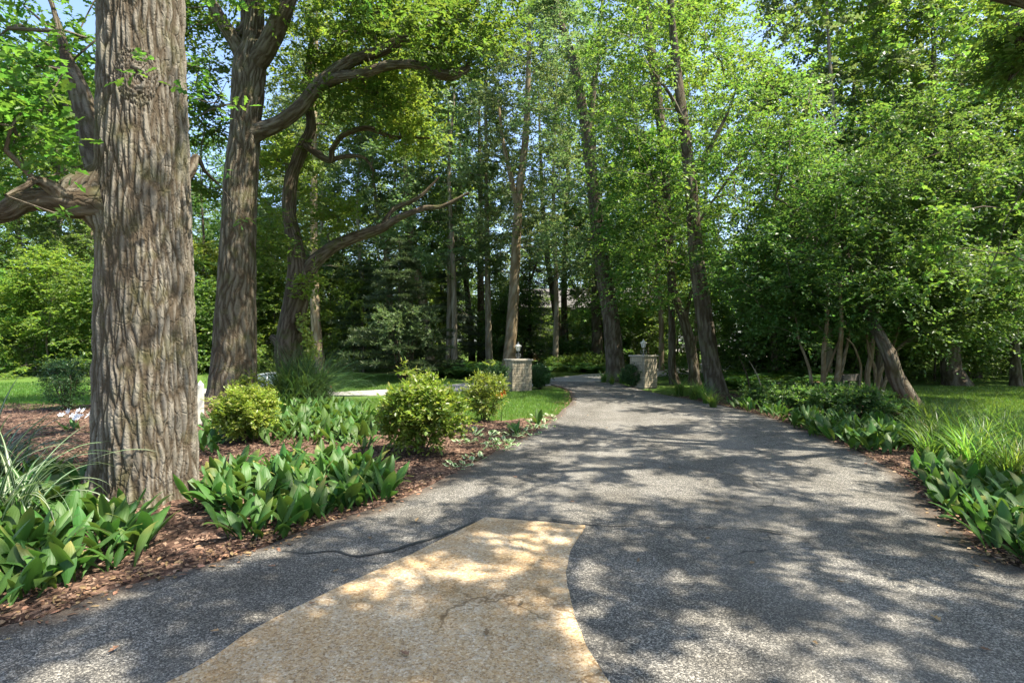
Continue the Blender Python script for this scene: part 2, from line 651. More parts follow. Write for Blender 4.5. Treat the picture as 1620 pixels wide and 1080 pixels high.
def leaf_mat(name, col, tcol, tfrac=.42, rough=.42, var=.35, huevar=.05, spec=.5, stripe=None, veins=False, yellow=None, tips=False, ovar=.3):
    m, nt, out = _mat(name)
    at = N_(nt, "ShaderNodeAttribute", attribute_name="rnd")
    oi = N_(nt, "ShaderNodeObjectInfo")
    r = at.outputs["Fac"]
    r2 = math_(nt, 'FRACT', math_(nt, 'MULTIPLY', r, 7.31))
    o = oi.outputs["Random"]

    def tint(c):
        h = N_(nt, "ShaderNodeHueSaturation")
        h.inputs["Color"].default_value = (*c, 1)
        nt.links.new(math_(nt, 'ADD', math_(nt, 'MULTIPLY', r2, huevar), math_(nt, 'ADD', math_(nt, 'MULTIPLY', o, huevar * .7), .5 - huevar * .85)), h.inputs["Hue"])
        nt.links.new(math_(nt, 'ADD', math_(nt, 'MULTIPLY', r, 2 * var), math_(nt, 'ADD', math_(nt, 'MULTIPLY', o, ovar), 1 - var - ovar / 2)), h.inputs["Value"])
        return h.outputs[0]
    c1, c2 = tint(col), tint(tcol)
    if yellow is not None:                     # a share of older, yellower leaves
        f = math_(nt, 'GREATER_THAN', r2, 1 - yellow[0])
        c1 = mixc(nt, c1, yellow[1], f)
    if tips:                                   # some older leaves are yellowed or browned towards the tip
        al = N_(nt, "ShaderNodeAttribute", attribute_name="along")
        o2 = math_(nt, 'FRACT', math_(nt, 'MULTIPLY', o, 17.7))
        wear = math_(nt, 'MULTIPLY', ramp(nt, o2, [(.72, (0, 0, 0)), (.95, (1, 1, 1))]), ramp(nt, al.outputs["Fac"], [(.55, (0, 0, 0)), (1, (1, 1, 1))]))
        c1 = mixc(nt, c1, (.26, .22, .06), wear)
        tco = N_(nt, "ShaderNodeTexCoord")
        c1 = mixc(nt, c1, (.065, .125, .026), math_(nt, 'MULTIPLY', noise(nt, tco.outputs["Object"], 5, 4, .6), .45))
    p = N_(nt, "ShaderNodeBsdfPrincipled", Roughness=rough)
    p.inputs["Specular IOR Level"].default_value = spec
    if stripe is not None:
        ln = N_(nt, "ShaderNodeAttribute", attribute_name="across")
        a = math_(nt, 'ABSOLUTE', ln.outputs["Fac"])
        f = ramp(nt, a, stripe[0])
        c1 = mixc(nt, c1, stripe[1], f)
        c2 = mixc(nt, c2, stripe[1], f)
    nt.links.new(c1, p.inputs["Base Color"])
    if veins:
        ln = N_(nt, "ShaderNodeAttribute", attribute_name="across")
        b = N_(nt, "ShaderNodeBump", Strength=.12, Distance=.003)
        nt.links.new(math_(nt, 'SINE', math_(nt, 'MULTIPLY', ln.outputs["Fac"], 15)), b.inputs["Height"])
        nt.links.new(b.outputs[0], p.inputs["Normal"])
    tr = N_(nt, "ShaderNodeBsdfTranslucent")
    nt.links.new(c2, tr.inputs["Color"])
    mx = N_(nt, "ShaderNodeMixShader")
    mx.inputs[0].default_value = tfrac
    nt.links.new(p.outputs[0], mx.inputs[1])
    nt.links.new(tr.outputs[0], mx.inputs[2])
    nt.links.new(mx.outputs[0], out.inputs[0])
    return m


def bark_mat(name, light, dark, scale=1.0, moss=0.0, bump=.7):
    m, nt, out = _mat(name)
    at = N_(nt, "ShaderNodeAttribute", attribute_name="bk")
    rd = N_(nt, "ShaderNodeAttribute", attribute_name="ridge")
    v = at.outputs["Vector"]
    vs = mapped(nt, v, (1, 1, .17))
    n1 = noise(nt, vs, 16 * scale, 8, .65)
    n2 = noise(nt, v, 5 * scale, 5, .6)
    n3 = noise(nt, mapped(nt, v, (1, 1, .5)), 60 * scale, 4, .7)
    vor = N_(nt, "ShaderNodeTexVoronoi", Scale=17 * scale, feature='DISTANCE_TO_EDGE')
    wv = nt.nodes.new("ShaderNodeVectorMath")
    wv.operation = 'ADD'
    nn = N_(nt, "ShaderNodeTexNoise", Scale=6 * scale, Detail=3)
    nt.links.new(v, nn.inputs["Vector"])
    sc = nt.nodes.new("ShaderNodeVectorMath")
    sc.operation = 'SCALE'
    sc.inputs["Scale"].default_value = .12
    nt.links.new(nn.outputs["Color"], sc.inputs[0])
    nt.links.new(vs, wv.inputs[0])
    nt.links.new(sc.outputs[0], wv.inputs[1])
    nt.links.new(wv.outputs[0], vor.inputs["Vector"])
    cr = ramp(nt, vor.outputs["Distance"], [(0, (0, 0, 0)), (.16, (1, 1, 1))])
    c = mixc(nt, dark, light, n1)
    c = mixc(nt, c, [x * .62 + .02 for x in light], math_(nt, 'MULTIPLY', n2, .8))
    # weathered ridge tops are greyer than the brown cork in the furrows: the bark's own colours
    c = mixc(nt, [dark[0] * .75, dark[1] * .68, dark[2] * .6], c, ramp(nt, rd.outputs["Fac"], [(.25, (0, 0, 0)), (.7, (1, 1, 1))]))
    lich = ramp(nt, noise(nt, v, 9 * scale, 6, .7), [(.6, (0, 0, 0)), (.72, (1, 1, 1))])
    c = mixc(nt, c, (.30, .31, .24), math_(nt, 'MULTIPLY', lich, .16))
    if moss:
        mf = ramp(nt, noise(nt, v, 3.2 * scale, 5, .6), [(.5, (0, 0, 0)), (.68, (1, 1, 1))])
        c = mixc(nt, c, (.07, .085, .02), math_(nt, 'MULTIPLY', mf, moss))
    p = N_(nt, "ShaderNodeBsdfPrincipled", Roughness=.9)
    p.inputs["Specular IOR Level"].default_value = .15
    nt.links.new(c, p.inputs["Base Color"])
    b = N_(nt, "ShaderNodeBump", Strength=bump, Distance=.03)
    h = math_(nt, 'ADD', math_(nt, 'MULTIPLY', cr, .4), math_(nt, 'ADD', math_(nt, 'MULTIPLY', n1, .6), math_(nt, 'MULTIPLY', n3, .35)))
    nt.links.new(h, b.inputs["Height"])
    nt.links.new(b.outputs[0], p.inputs["Normal"])
    nt.links.new(p.outputs[0], out.inputs[0])
    return m


def aggregate_mat(name, stops, scale, mottle, tint=None, bump=.5, rough=.85, dirt=None, lanes=False):
    """asphalt / exposed aggregate: stones of several colours set in a binder"""
    m, nt, out = _mat(name)
    tc = N_(nt, "ShaderNodeTexCoord")
    v = tc.outputs["Object"]
    vo = N_(nt, "ShaderNodeTexVoronoi", Scale=scale)
    vo.inputs["Randomness"].default_value = 1
    nt.links.new(v, vo.inputs["Vector"])
    sep = N_(nt, "ShaderNodeSeparateColor")
    nt.links.new(vo.outputs["Color"], sep.inputs[0])
    c = ramp(nt, sep.outputs[0], stops)
    vo2 = N_(nt, "ShaderNodeTexVoronoi", Scale=scale * 2.3)
    nt.links.new(v, vo2.inputs["Vector"])
    sep2 = N_(nt, "ShaderNodeSeparateColor")
    nt.links.new(vo2.outputs["Color"], sep2.inputs[0])
    c = mixc(nt, c, ramp(nt, sep2.outputs[1], stops), .4)
    big = noise(nt, v, .9, 6, .6)
    c = mixc(nt, c, mixc(nt, c, mottle, 1.0, 'MULTIPLY'), ramp(nt, big, [(.42, (0, 0, 0)), (.62, (1, 1, 1))]))
    if tint is not None:
        mid = noise(nt, v, 3.5, 5, .65)
        c = mixc(nt, c, mixc(nt, c, tint, 1.0, 'MULTIPLY'), ramp(nt, mid, [(.4, (0, 0, 0)), (.65, (1, 1, 1))]))
    if lanes:                                  # wheel tracks worn paler, soil washed onto both edges
        ac = N_(nt, "ShaderNodeAttribute", attribute_name="across")
        wob = math_(nt, 'ADD', ac.outputs["Fac"], math_(nt, 'MULTIPLY', math_(nt, 'SUBTRACT', noise(nt, v, .8, 4), .5), .09))
        tr = ramp(nt, wob, [(.2, (0, 0, 0)), (.3, (1, 1, 1)), (.4, (0, 0, 0)), (.6, (0, 0, 0)), (.7, (1, 1, 1)), (.82, (0, 0, 0))])
        c = mixc(nt, c, (.30, .285, .255), math_(nt, 'MULTIPLY', tr, .16))
        ed = ramp(nt, wob, [(.012, (1, 1, 1)), (.045, (0, 0, 0)), (.955, (0, 0, 0)), (.988, (1, 1, 1))])
        c = mixc(nt, c, (.07, .05, .035), math_(nt, 'MULTIPLY', ed, .75))
        st = ramp(nt, noise(nt, v, 1.7, 3, .5), [(.64, (0, 0, 0)), (.72, (1, 1, 1))])
        c = mixc(nt, c, (.04, .038, .036), math_(nt, 'MULTIPLY', st, .35))
    if dirt is not None:
        cr = N_(nt, "ShaderNodeTexVoronoi", Scale=1.1, feature='DISTANCE_TO_EDGE')
        w = nt.nodes.new("ShaderNodeVectorMath")
        w.operation = 'ADD'
        nn = N_(nt, "ShaderNodeTexNoise", Scale=2.2, Detail=6)
        nt.links.new(v, nn.inputs["Vector"])
        sc = nt.nodes.new("ShaderNodeVectorMath")
        sc.operation = 'SCALE'
        sc.inputs["Scale"].default_value = .5
        nt.links.new(nn.outputs["Color"], sc.inputs[0])
        nt.links.new(v, w.inputs[0])
        nt.links.new(sc.outputs[0], w.inputs[1])
        nt.links.new(w.outputs[0], cr.inputs["Vector"])
        line = ramp(nt, cr.outputs["Distance"], [(.003, (1, 1, 1)), (.010, (0, 0, 0))])
        gate = ramp(nt, noise(nt, v, .5, 2), [(.47, (0, 0, 0)), (.55, (1, 1, 1))])
        c = mixc(nt, c, dirt, math_(nt, 'MULTIPLY', math_(nt, 'MULTIPLY', line, gate), .8))
    p = N_(nt, "ShaderNodeBsdfPrincipled", Roughness=rough)
    p.inputs["Specular IOR Level"].default_value = .3
    nt.links.new(c, p.inputs["Base Color"])
    b = N_(nt, "ShaderNodeBump", Strength=bump, Distance=.006)
    nt.links.new(math_(nt, 'SUBTRACT', sep2.outputs[0], vo.outputs["Distance"]), b.inputs["Height"])
    nt.links.new(b.outputs[0], p.inputs["Normal"])
    nt.links.new(p.outputs[0], out.inputs[0])
    return m

# ------------------------------------------------------------------ the materials of this place
M_OAK_LEAF = leaf_mat("oak_leaf", (.06, .115, .024), (.15, .28, .032), .5, .48, spec=.3)
M_LEAF_SILVER = leaf_mat("poplar_leaf", (.1, .14, .062), (.19, .275, .075), .46, .46, var=.4, spec=.35)
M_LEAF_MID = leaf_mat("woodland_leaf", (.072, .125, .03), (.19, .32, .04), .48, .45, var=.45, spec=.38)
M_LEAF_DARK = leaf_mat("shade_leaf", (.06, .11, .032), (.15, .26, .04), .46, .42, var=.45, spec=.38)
M_LEAF_YOUNG = leaf_mat("bright_leaf", (.09, .135, .024), (.26, .36, .04), .52, .48, spec=.3)
M_NEEDLE = leaf_mat("pine_needle", (.058, .09, .036), (.09, .14, .045), .3, .5, var=.45)
M_SPRUCE = leaf_mat("spruce_needle", (.085, .11, .065), (.1, .13, .06), .25, .5, var=.5)
M_GOLD = leaf_mat("golden_leaf", (.165, .24, .034), (.33, .45, .05), .45, .4, var=.4, yellow=(.2, (.25, .25, .06)))
M_LIME = leaf_mat("lime_leaf", (.12, .19, .028), (.27, .38, .04), .45, .4, var=.45, yellow=(.15, (.2, .2, .05)))
M_BOX = leaf_mat("boxwood_leaf", (.04, .09, .026), (.09, .17, .03), .3, .3, var=.5)
M_YEW = leaf_mat("yew_leaf", (.03, .07, .02), (.06, .11, .02), .3, .4, var=.5)
M_LILY = leaf_mat("lily_leaf", (.044, .1, .019), (.11, .21, .026), .3, .5, var=.3, huevar=.05, veins=True, spec=.28, tips=True, ovar=.5)
M_HOSTA = leaf_mat("edged_leaf", (.07, .14, .04), (.13, .24, .05), .3, .4, stripe=([(.5, (0, 0, 0)), (.62, (1, 1, 1))], (.42, .5, .3)))
M_STRIPE = leaf_mat("striped_blade", (.045, .10, .028), (.1, .19, .04), .35, .4, stripe=([(.12, (1, 1, 1)), (.3, (0, 0, 0))], (.42, .46, .33)))
M_BLADE = leaf_mat("grass_blade", (.08, .16, .032), (.2, .34, .04), .45, .45, var=.4, yellow=(.05, (.3, .22, .06)))
M_BLADE_DARK = leaf_mat("fountain_blade", (.04, .095, .03), (.09, .18, .03), .35, .4, var=.4)
M_LAWN = leaf_mat("lawn_blade", (.08, .15, .022), (.2, .34, .03), .4, .5, var=.35)
M_FERN = leaf_mat("fern_leaf", (.055, .125, .028), (.13, .25, .03), .45, .45, var=.4)
M_DRY = leaf_mat("dry_leaf", (.22, .135, .07), (.18, .1, .05), .15, .6, var=.4)
M_PETAL = leaf_mat("white_petal", (.75, .76, .78), (.5, .5, .5), .25, .5, var=.05, huevar=0)
M_ORANGE = leaf_mat("orange_petal", (.65, .16, .03), (.5, .12, .02), .3, .5, var=.1, huevar=0)
M_BARK_OAK = bark_mat("old_oak_bark", (.222, .2, .162), (.08, .068, .051), 1.0, .3)
M_BARK_OAK2 = bark_mat("dark_oak_bark", (.175, .15, .112), (.068, .056, .04), 1.0, .35)
M_BARK = bark_mat("grey_brown_bark", (.19, .16, .12), (.08, .066, .048), 1.3, .3)
M_BARK_LIGHT = bark_mat("pale_bark", (.36, .32, .25), (.2, .175, .13), 1.5, .15, .4)
M_BARK_TAN = bark_mat("smooth_tan_bark", (.34, .28, .19), (.2, .16, .1), 2.5, .2, .25)
M_TWIG = bark_mat("twig_bark", (.17, .14, .11), (.085, .07, .05), 2.0, .2, .3)
M_ASPHALT = aggregate_mat("worn_asphalt", [(0, (.022, .022, .021)), (.4, (.053, .051, .047)), (.62, (.13, .124, .112)), (.82, (.285, .27, .238)), (1, (.52, .49, .43))],
                          112, (.7, .69, .67), (.76, .75, .73), .7, dirt=(.03, .03, .03), lanes=True)
M_ROAD = aggregate_mat("pale_worn_road", [(0, (.16, .155, .15)), (.5, (.3, .29, .27)), (1, (.45, .43, .4))], 60, (.8, .8, .8), (.9, .88, .85), .3)
M_TAR = simple_mat("tar_seal", (.036, .036, .037), .55, 0, .4, 60, .3)
M_CONC = aggregate_mat("tan_exposed_aggregate", [(0, (.16, .105, .055)), (.3, (.38, .265, .145)), (.55, (.5, .38, .225)), (.8, (.42, .37, .3)), (1, (.72, .63, .48))],
                       75, (.8, .76, .7), (1.0, .89, .73), .6, .8, dirt=(.12, .07, .03))
M_STONE = simple_mat("cut_limestone_brick", (.29, .25, .18), .85, 0, .4, 60, .22, .2)
_nt = M_STONE.node_tree
_p = next(n for n in _nt.nodes if n.type == 'BSDF_PRINCIPLED')
_c = _p.inputs["Base Color"].links[0].from_socket
_hs = N_(_nt, "ShaderNodeHueSaturation")          # every stone was cut from another part of the bed
_nt.links.new(_c, _hs.inputs["Color"])
_nt.links.new(math_(_nt, 'ADD', math_(_nt, 'MULTIPLY', N_(_nt, "ShaderNodeObjectInfo").outputs["Random"], .45), .75), _hs.inputs["Value"])
_nt.links.new(_hs.outputs[0], _p.inputs["Base Color"])
M_MORTAR = simple_mat("mortar", (.19, .17, .13), .95, 0, .5, 80, .2, .1)
M_CAP = simple_mat("capstone", (.31, .28, .225), .85, 0, .5, 40, .2, .2)
M_IRON = simple_mat("weathered_lamp_metal", (.16, .165, .155), .5, .6, .15, 60, .2)
M_LAMPGLASS = simple_mat("frosted_lamp_glass", (.62, .62, .58), .25, 0, 0, 20, .05)
M_WHITE = simple_mat("chalky_white_paint", (.5, .48, .42), .7, 0, .2, 50, .12)
M_SIDING = simple_mat("tan_siding", (.36, .335, .26), .7, 0, .1, 40, .08)
M_TRIM = simple_mat("dark_trim", (.06, .055, .05), .6)
M_ROOF = simple_mat("roof_shingle", (.10, .095, .09), .9, 0, .5, 30, .3)
M_BRICKRED = simple_mat("red_brick", (.22, .11, .07), .9, 0, .4, 40, .3)
M_GLASS = simple_mat("dark_window_glass", (.03, .04, .045), .06, 0, 0, 10, .1, .7)
M_CARPAINT = simple_mat("silver_blue_car_paint", (.42, .47, .5), .25, .5, 0, 10, .03, .6)
M_CARGLASS = simple_mat("tinted_car_glass", (.10, .14, .14), .05, 0, 0, 10, .05, .8)
M_RUBBER = simple_mat("tyre_rubber", (.03, .03, .03), .8)
M_CHROME = simple_mat("bright_metal", (.6, .6, .6), .2, 1.0)
M_LENS = simple_mat("lamp_lens", (.7, .7, .68), .1)
M_REDLENS = simple_mat("red_lamp_lens", (.4, .02, .015), .15)
M_WOOD = simple_mat("weathered_dark_wood", (.075, .065, .055), .8, 0, .5, 50, .3)
M_CUTWOOD = simple_mat("cut_wood", (.42, .24, .14), .8, 0, .4, 50, .25)
M_STICK = simple_mat("dry_stick", (.3, .25, .18), .85, 0, .3, 60, .25)


def ground_mat():
    m, nt, out = _mat("lawn_soil")
    tc = N_(nt, "ShaderNodeTexCoord")
    v = tc.outputs["Object"]
    c = mixc(nt, (.05, .095, .018), (.085, .15, .026), noise(nt, v, 1.2, 6, .6))
    c = mixc(nt, c, (.09, .085, .035), ramp(nt, noise(nt, v, .35, 5, .6), [(.52, (0, 0, 0)), (.68, (1, 1, 1))]))
    c = mixc(nt, c, (.05, .04, .025), ramp(nt, noise(nt, v, 14, 4, .7), [(.55, (0, 0, 0)), (.75, (.7, .7, .7))]))
    p = N_(nt, "ShaderNodeBsdfPrincipled", Roughness=.95)
    p.inputs["Specular IOR Level"].default_value = .1
    nt.links.new(c, p.inputs["Base Color"])
    b = N_(nt, "ShaderNodeBump", Strength=.8, Distance=.03)
    nt.links.new(noise(nt, v, 40, 5, .7), b.inputs["Height"])
    nt.links.new(b.outputs[0], p.inputs["Normal"])
    nt.links.new(p.outputs[0], out.inputs[0])
    return m


def mulch_mat():
    m, nt, out = _mat("bark_mulch")
    tc = N_(nt, "ShaderNodeTexCoord")
    v = tc.outputs["Object"]
    at = N_(nt, "ShaderNodeAttribute", attribute_name="rnd")
    vo = N_(nt, "ShaderNodeTexVoronoi", Scale=38)
    nt.links.new(mapped(nt, v, (1, .6, 1)), vo.inputs["Vector"])
    sep = N_(nt, "ShaderNodeSeparateColor")
    nt.links.new(vo.outputs["Color"], sep.inputs[0])
    f = math_(nt, 'FRACT', math_(nt, 'ADD', sep.outputs[0], at.outputs["Fac"]))
    c = ramp(nt, f, [(0, (.026, .016, .012)), (.45, (.07, .041, .029)), (.8, (.14, .085, .06)), (1, (.27, .185, .13))])
    p = N_(nt, "ShaderNodeBsdfPrincipled", Roughness=.9)
    p.inputs["Specular IOR Level"].default_value = .15
    nt.links.new(c, p.inputs["Base Color"])
    b = N_(nt, "ShaderNodeBump", Strength=.8, Distance=.02)
    nt.links.new(noise(nt, v, 45, 5, .7), b.inputs["Height"])
    nt.links.new(b.outputs[0], p.inputs["Normal"])
    nt.links.new(p.outputs[0], out.inputs[0])
    return m


M_GROUND = ground_mat()
M_MULCH = mulch_mat()


# ------------------------------------------------------------------ ground, beds, drive
def in_poly(px, py, poly):
    poly = np.asarray(poly, float)
    ins = np.zeros(np.shape(px), bool)
    n = len(poly)
    for i in range(n):
        x0, y0 = poly[i]
        x1, y1 = poly[(i + 1) % n]
        c = ((y0 > py) != (y1 > py)) & (px < (x1 - x0) * (py - y0) / (y1 - y0 + 1e-12) + x0)
        ins ^= c
    return ins


def axis(lims):
    out = [np.arange(a, b, s) for a, b, s in lims]
    return np.concatenate(out + [[lims[-1][1]]])


gx = axis([(-400, -60, 34), (-60, -20, 4), (-20, 20, .8), (20, 60, 4), (60, 400.1, 34)])
gy = axis([(-200, -10, 19), (-10, 36, .8), (36, 80, 4), (80, 500.1, 35)])
X, Y = np.meshgrid(gx, gy)
Z = terrain(X, Y) - .012
nx, ny = len(gx), len(gy)
ii = (np.arange(ny - 1) * nx)[:, None] + np.arange(nx - 1)
gf = np.stack([ii, ii + 1, ii + nx + 1, ii + nx], -1).reshape(-1, 4)
tag(obj("lawn", new_mesh("lawn", np.stack([X, Y, Z], -1), [gf], M_GROUND, True)), kind="structure")

DRIVE_L = np.array([(-16, -9), (-11, -3), (-7.2, 1.0), (-4.9, 2.45), G(0, 1000), G(180, 940), G(390, 880), G(480, 845), G(640, 790), G(760, 730),
                    G(850, 682), G(893, 648), G(905, 630), G(890, 614), G(840, 603)])
DRIVE_R = np.array([(6.5, -12), (6.0, -5), (5.3, -.5), (4.75, 2.0), (4.3, 3.4), G(1600, 900), G(1530, 856), G(1470, 800), G(1420, 752), G(1330, 705),
                    G(1235, 668), G(1165, 648), G(1095, 634), G(1020, 619), G(975, 606)])


def dense(P, step=.12):
    Q, _ = resample(np.hstack([P, np.zeros((len(P), 1))]), np.ones(len(P)), step)
    return Q[:, :2]


def param(P, n):
    Q = dense(P, .1)
    s = np.concatenate([[0], np.cumsum(np.linalg.norm(np.diff(Q, axis=0), axis=1))])
    t = np.linspace(0, s[-1], n)
    return np.stack([np.interp(t, s, Q[:, 0]), np.interp(t, s, Q[:, 1])], 1)


def pieces(P, per):
    """same number of samples between corresponding control points"""
    Q = np.hstack([P, np.zeros((len(P), 1))])
    E = np.vstack([2 * Q[0] - Q[1], Q, 2 * Q[-1] - Q[-2]])
    out = []
    for i in range(1, len(E) - 2):
        t = (np.arange(per) / per)[:, None]
        a, b, c, d = E[i - 1], E[i], E[i + 1], E[i + 2]
        out.append(0.5 * ((2 * b) + (-a + c) * t + (2 * a - 5 * b + 4 * c - d) * t ** 2 + (-a + 3 * b - 3 * c + d) * t ** 3))
    out.append(E[-2][None])
    return np.concatenate(out)[:, :2]


def strip(name, L, R, z, mat, ncross=24, rough=.02, skirt=.08, bump=.006, seed=1):
    L, R = np.array(L), np.array(R)
    n = len(L)
    w = np.stack([np.arange(n) * .37, np.zeros(n), np.zeros(n)], 1)
    T = unit(np.gradient(L, axis=0))
    dl = ((vnoise(np.hstack([L, np.zeros((n, 1))]) * 3.1, seed) - .5) + .5 * (vnoise(np.hstack([L, np.zeros((n, 1))]) * 9, seed + 1) - .5)) * rough * 2
    dr = ((vnoise(np.hstack([R, np.ones((n, 1))]) * 3.1, seed) - .5) + .5 * (vnoise(np.hstack([R, np.ones((n, 1))]) * 9, seed + 1) - .5)) * rough * 2
    A = unit(R - L)
    L = L + A * dl[:, None]
    R = R + A * dr[:, None]
    t = np.linspace(0, 1, ncross)
    P = L[:, None] * (1 - t)[None, :, None] + R[:, None] * t[None, :, None]
    zz = terrain(P[..., 0], P[..., 1]) + z + (vnoise(np.stack([P[..., 0], P[..., 1], P[..., 0] * 0], -1) * 1.3, seed + 4) - .5) * bump * 2
    V = np.concatenate([P, zz[..., None]], -1)
    lo0 = V[:, :1].copy()
    lo1 = V[:, -1:].copy()
    lo0[..., 2] -= skirt
    lo1[..., 2] -= skirt
    V = np.concatenate([lo0, V, lo1], 1)
    k = ncross + 2
    i = (np.arange(n - 1) * k)[:, None] + np.arange(k - 1)
    F = np.stack([i, i + 1, i + k + 1, i + k], -1).reshape(-1, 4)
    ac = np.concatenate([[0], t, [1]])
    return new_mesh(name, V.reshape(-1, 3), [F], mat, False, {"across": ('FLOAT', 'POINT', np.tile(ac, n))})


DL, DR = pieces(DRIVE_L, 10), pieces(DRIVE_R, 10)
drive = tag(obj("driveway", strip("driveway", DL, DR, .035, M_ASPHALT, 30, .03)), kind="structure")
DRIVE_POLY = np.vstack([DL, DR[::-1]])

road_c = np.array([(-12.6, 25.2), (-11.3, 24.0), (-9.2, 22.4), G(565, 620), G(735, 611.5), G(890, 602), G(1040, 588.5), G(1115, 582.5), G(1180, 571), (36, 78), (60, 120)])
rc = pieces(road_c, 10)
rt = unit(np.gradient(rc, axis=0))
rn = np.stack([-rt[:, 1], rt[:, 0]], 1)
ROAD_W = np.interp(np.arange(len(rc)), [0, 20, 30, 50, 60, 70, 100], [1.4, 1.4, 1.3, 1.5, 2.0, 2.0, 3.5])
RL, RR = rc + rn * ROAD_W[:, None], rc - rn * ROAD_W[:, None]
tag(obj("lane", strip("lane", RL, RR, .02, M_ROAD, 12, .12, .05)), kind="structure")
ROAD_POLY = np.vstack([RL, RR[::-1]])
# pale parking apron far beyond the right gate pillar
pl = np.array([G(1060, 561), G(1062, 557.5), G(1068, 553.5)])
pr = np.array([G(1178, 561), G(1182, 557.5), G(1190, 553.5)])
tag(obj("gravel_court", strip("gravel_court", pieces(pl, 6), pieces(pr, 6), .03, M_ROAD, 14, .3, .05)), kind="structure")

# tan concrete apron set into the asphalt
AP_L = np.array([(-9.5, -6.5), (-4.6, -.6), (-2.6, 1.6), G(285, 1080), G(430, 990), G(640, 890), G(700, 860), G(768, 825)])
AP_R = np.array([(3.5, -6.5), (1.6, 0.2), (.85, 1.75), G(957, 1080), G(916, 1000), G(897, 930), G(903, 880), G(925, 838)])
AL, AR = pieces(AP_L, 8), pieces(AP_R, 8)
tag(obj("concrete_apron", strip("concrete_apron", AL, AR, .047, M_CONC, 24, .012, .03, .003)), kind="structure")
APRON_POLY = np.vstack([AL, AR[::-1]])


def ribbon(pts, w0, z, seed, wob=.7):
    P = dense(np.array(pts, float), .05)
    n = len(P)
    T = unit(np.gradient(P, axis=0))
    Nn = np.stack([-T[:, 1], T[:, 0]], 1)
    q = np.hstack([P, np.zeros((n, 1))])
    P = P + Nn * ((vnoise(q * 4, seed) - .5) * .07 + (vnoise(q * 13, seed + 2) - .5) * .035)[:, None]
    w = w0 * (1 - wob + 2 * wob * vnoise(q * 6, seed + 1)) * np.clip(np.minimum(np.arange(n), n - 1 - np.arange(n)) / 8, .15, 1)
    A, B = P + Nn * w[:, None], P - Nn * w[:, None]
    V = np.concatenate([np.hstack([A, np.zeros((n, 1))]), np.hstack([B, np.zeros((n, 1))])])
    V[:, 2] = terrain(V[:, 0], V[:, 1]) + z
    i = np.arange(n - 1)
    return V, np.stack([i, i + 1, n + i + 1, n + i], 1)


def seam(name, pts, w, z, seed):
    V, F = ribbon(pts, w, z, seed)
    return tag(obj(name, new_mesh(name, V, [F], M_TAR, False), drive), kind="structure")


seam("tar_seam", [G(440, 874), G(480, 884), G(530, 879), G(570, 885), G(625, 875), G(660, 866), G(705, 850), G(766, 822)], .013, .046, 3)
seam("tar_seam", [G(770, 821), G(850, 827), G(930, 836), G(1040, 838), G(1180, 842), G(1300, 862)], .012, .05, 5)
seam("tar_seam", [G(985, 735), G(1040, 737), G(1110, 748), G(1180, 762), G(1225, 790)], .008, .05, 8)
BED_L = np.vstack([DL[22:122][::1] + np.array([.06, 0]), [G(905, 640), G(890, 656), G(800, 668), G(735, 668), G(690, 680), G(615, 668), G(592, 656), G(545, 640),
                   (-6.3, 16.3), (-9, 16.4), G(140, 642), G(0, 640), (-16, 14), (-16, 8), (-9, 2)]])
BED_R = np.vstack([DR[44:124] - np.array([.06, 0]), [G(1100, 627), G(1180, 622), G(1300, 621), G(1420, 640), G(1470, 655), G(1490, 680), G(1640, 700), (11, 7.5), (8, 4), (6, 1)]])


def bed(name, poly, step, z0, amp, seed):
    lo, hi = poly.min(0), poly.max(0)
    xs = np.arange(lo[0], hi[0], step)
    ys = np.arange(lo[1], hi[1], step)
    X, Y = np.meshgrid(xs, ys)
    keep = in_poly(X[:-1, :-1] + step / 2, Y[:-1, :-1] + step / 2, poly)
    nx = len(xs)
    ii = (np.arange(len(ys) - 1) * nx)[:, None] + np.arange(nx - 1)
    F = np.stack([ii, ii + 1, ii + nx + 1, ii + nx], -1)[keep]
    used = np.unique(F)
    mp = np.zeros(X.size, int)
    mp[used] = np.arange(len(used))
    q = np.stack([X, Y, X * 0], -1)
    inside = in_poly(X, Y, DRIVE_POLY)
    Z = terrain(X, Y) + z0 + amp * (vnoise(q * 2.2, seed) - .4) * 1.2 + amp * .5 * (vnoise(q * 9, seed + 1) - .5)
    Z = np.where(inside, np.minimum(Z, terrain(X, Y) + .015), Z)
    Q = np.stack([X, Y, Z], -1).reshape(-1, 3)[used]
    F = mp[F]
    return new_mesh(name, Q, [F], M_MULCH, True, {"rnd": ('FLOAT', 'FACE', np.zeros(len(F)))})


def mulch_z(x, y):
    return tz(x, y) + .03


tag(obj("left_mulch_bed", bed("mulch_bed", BED_L, .09, .03, .035, 3)), kind="structure")
tag(obj("right_mulch_bed", bed("mulch_bed", BED_R, .09, .03, .035, 5)), kind="structure")


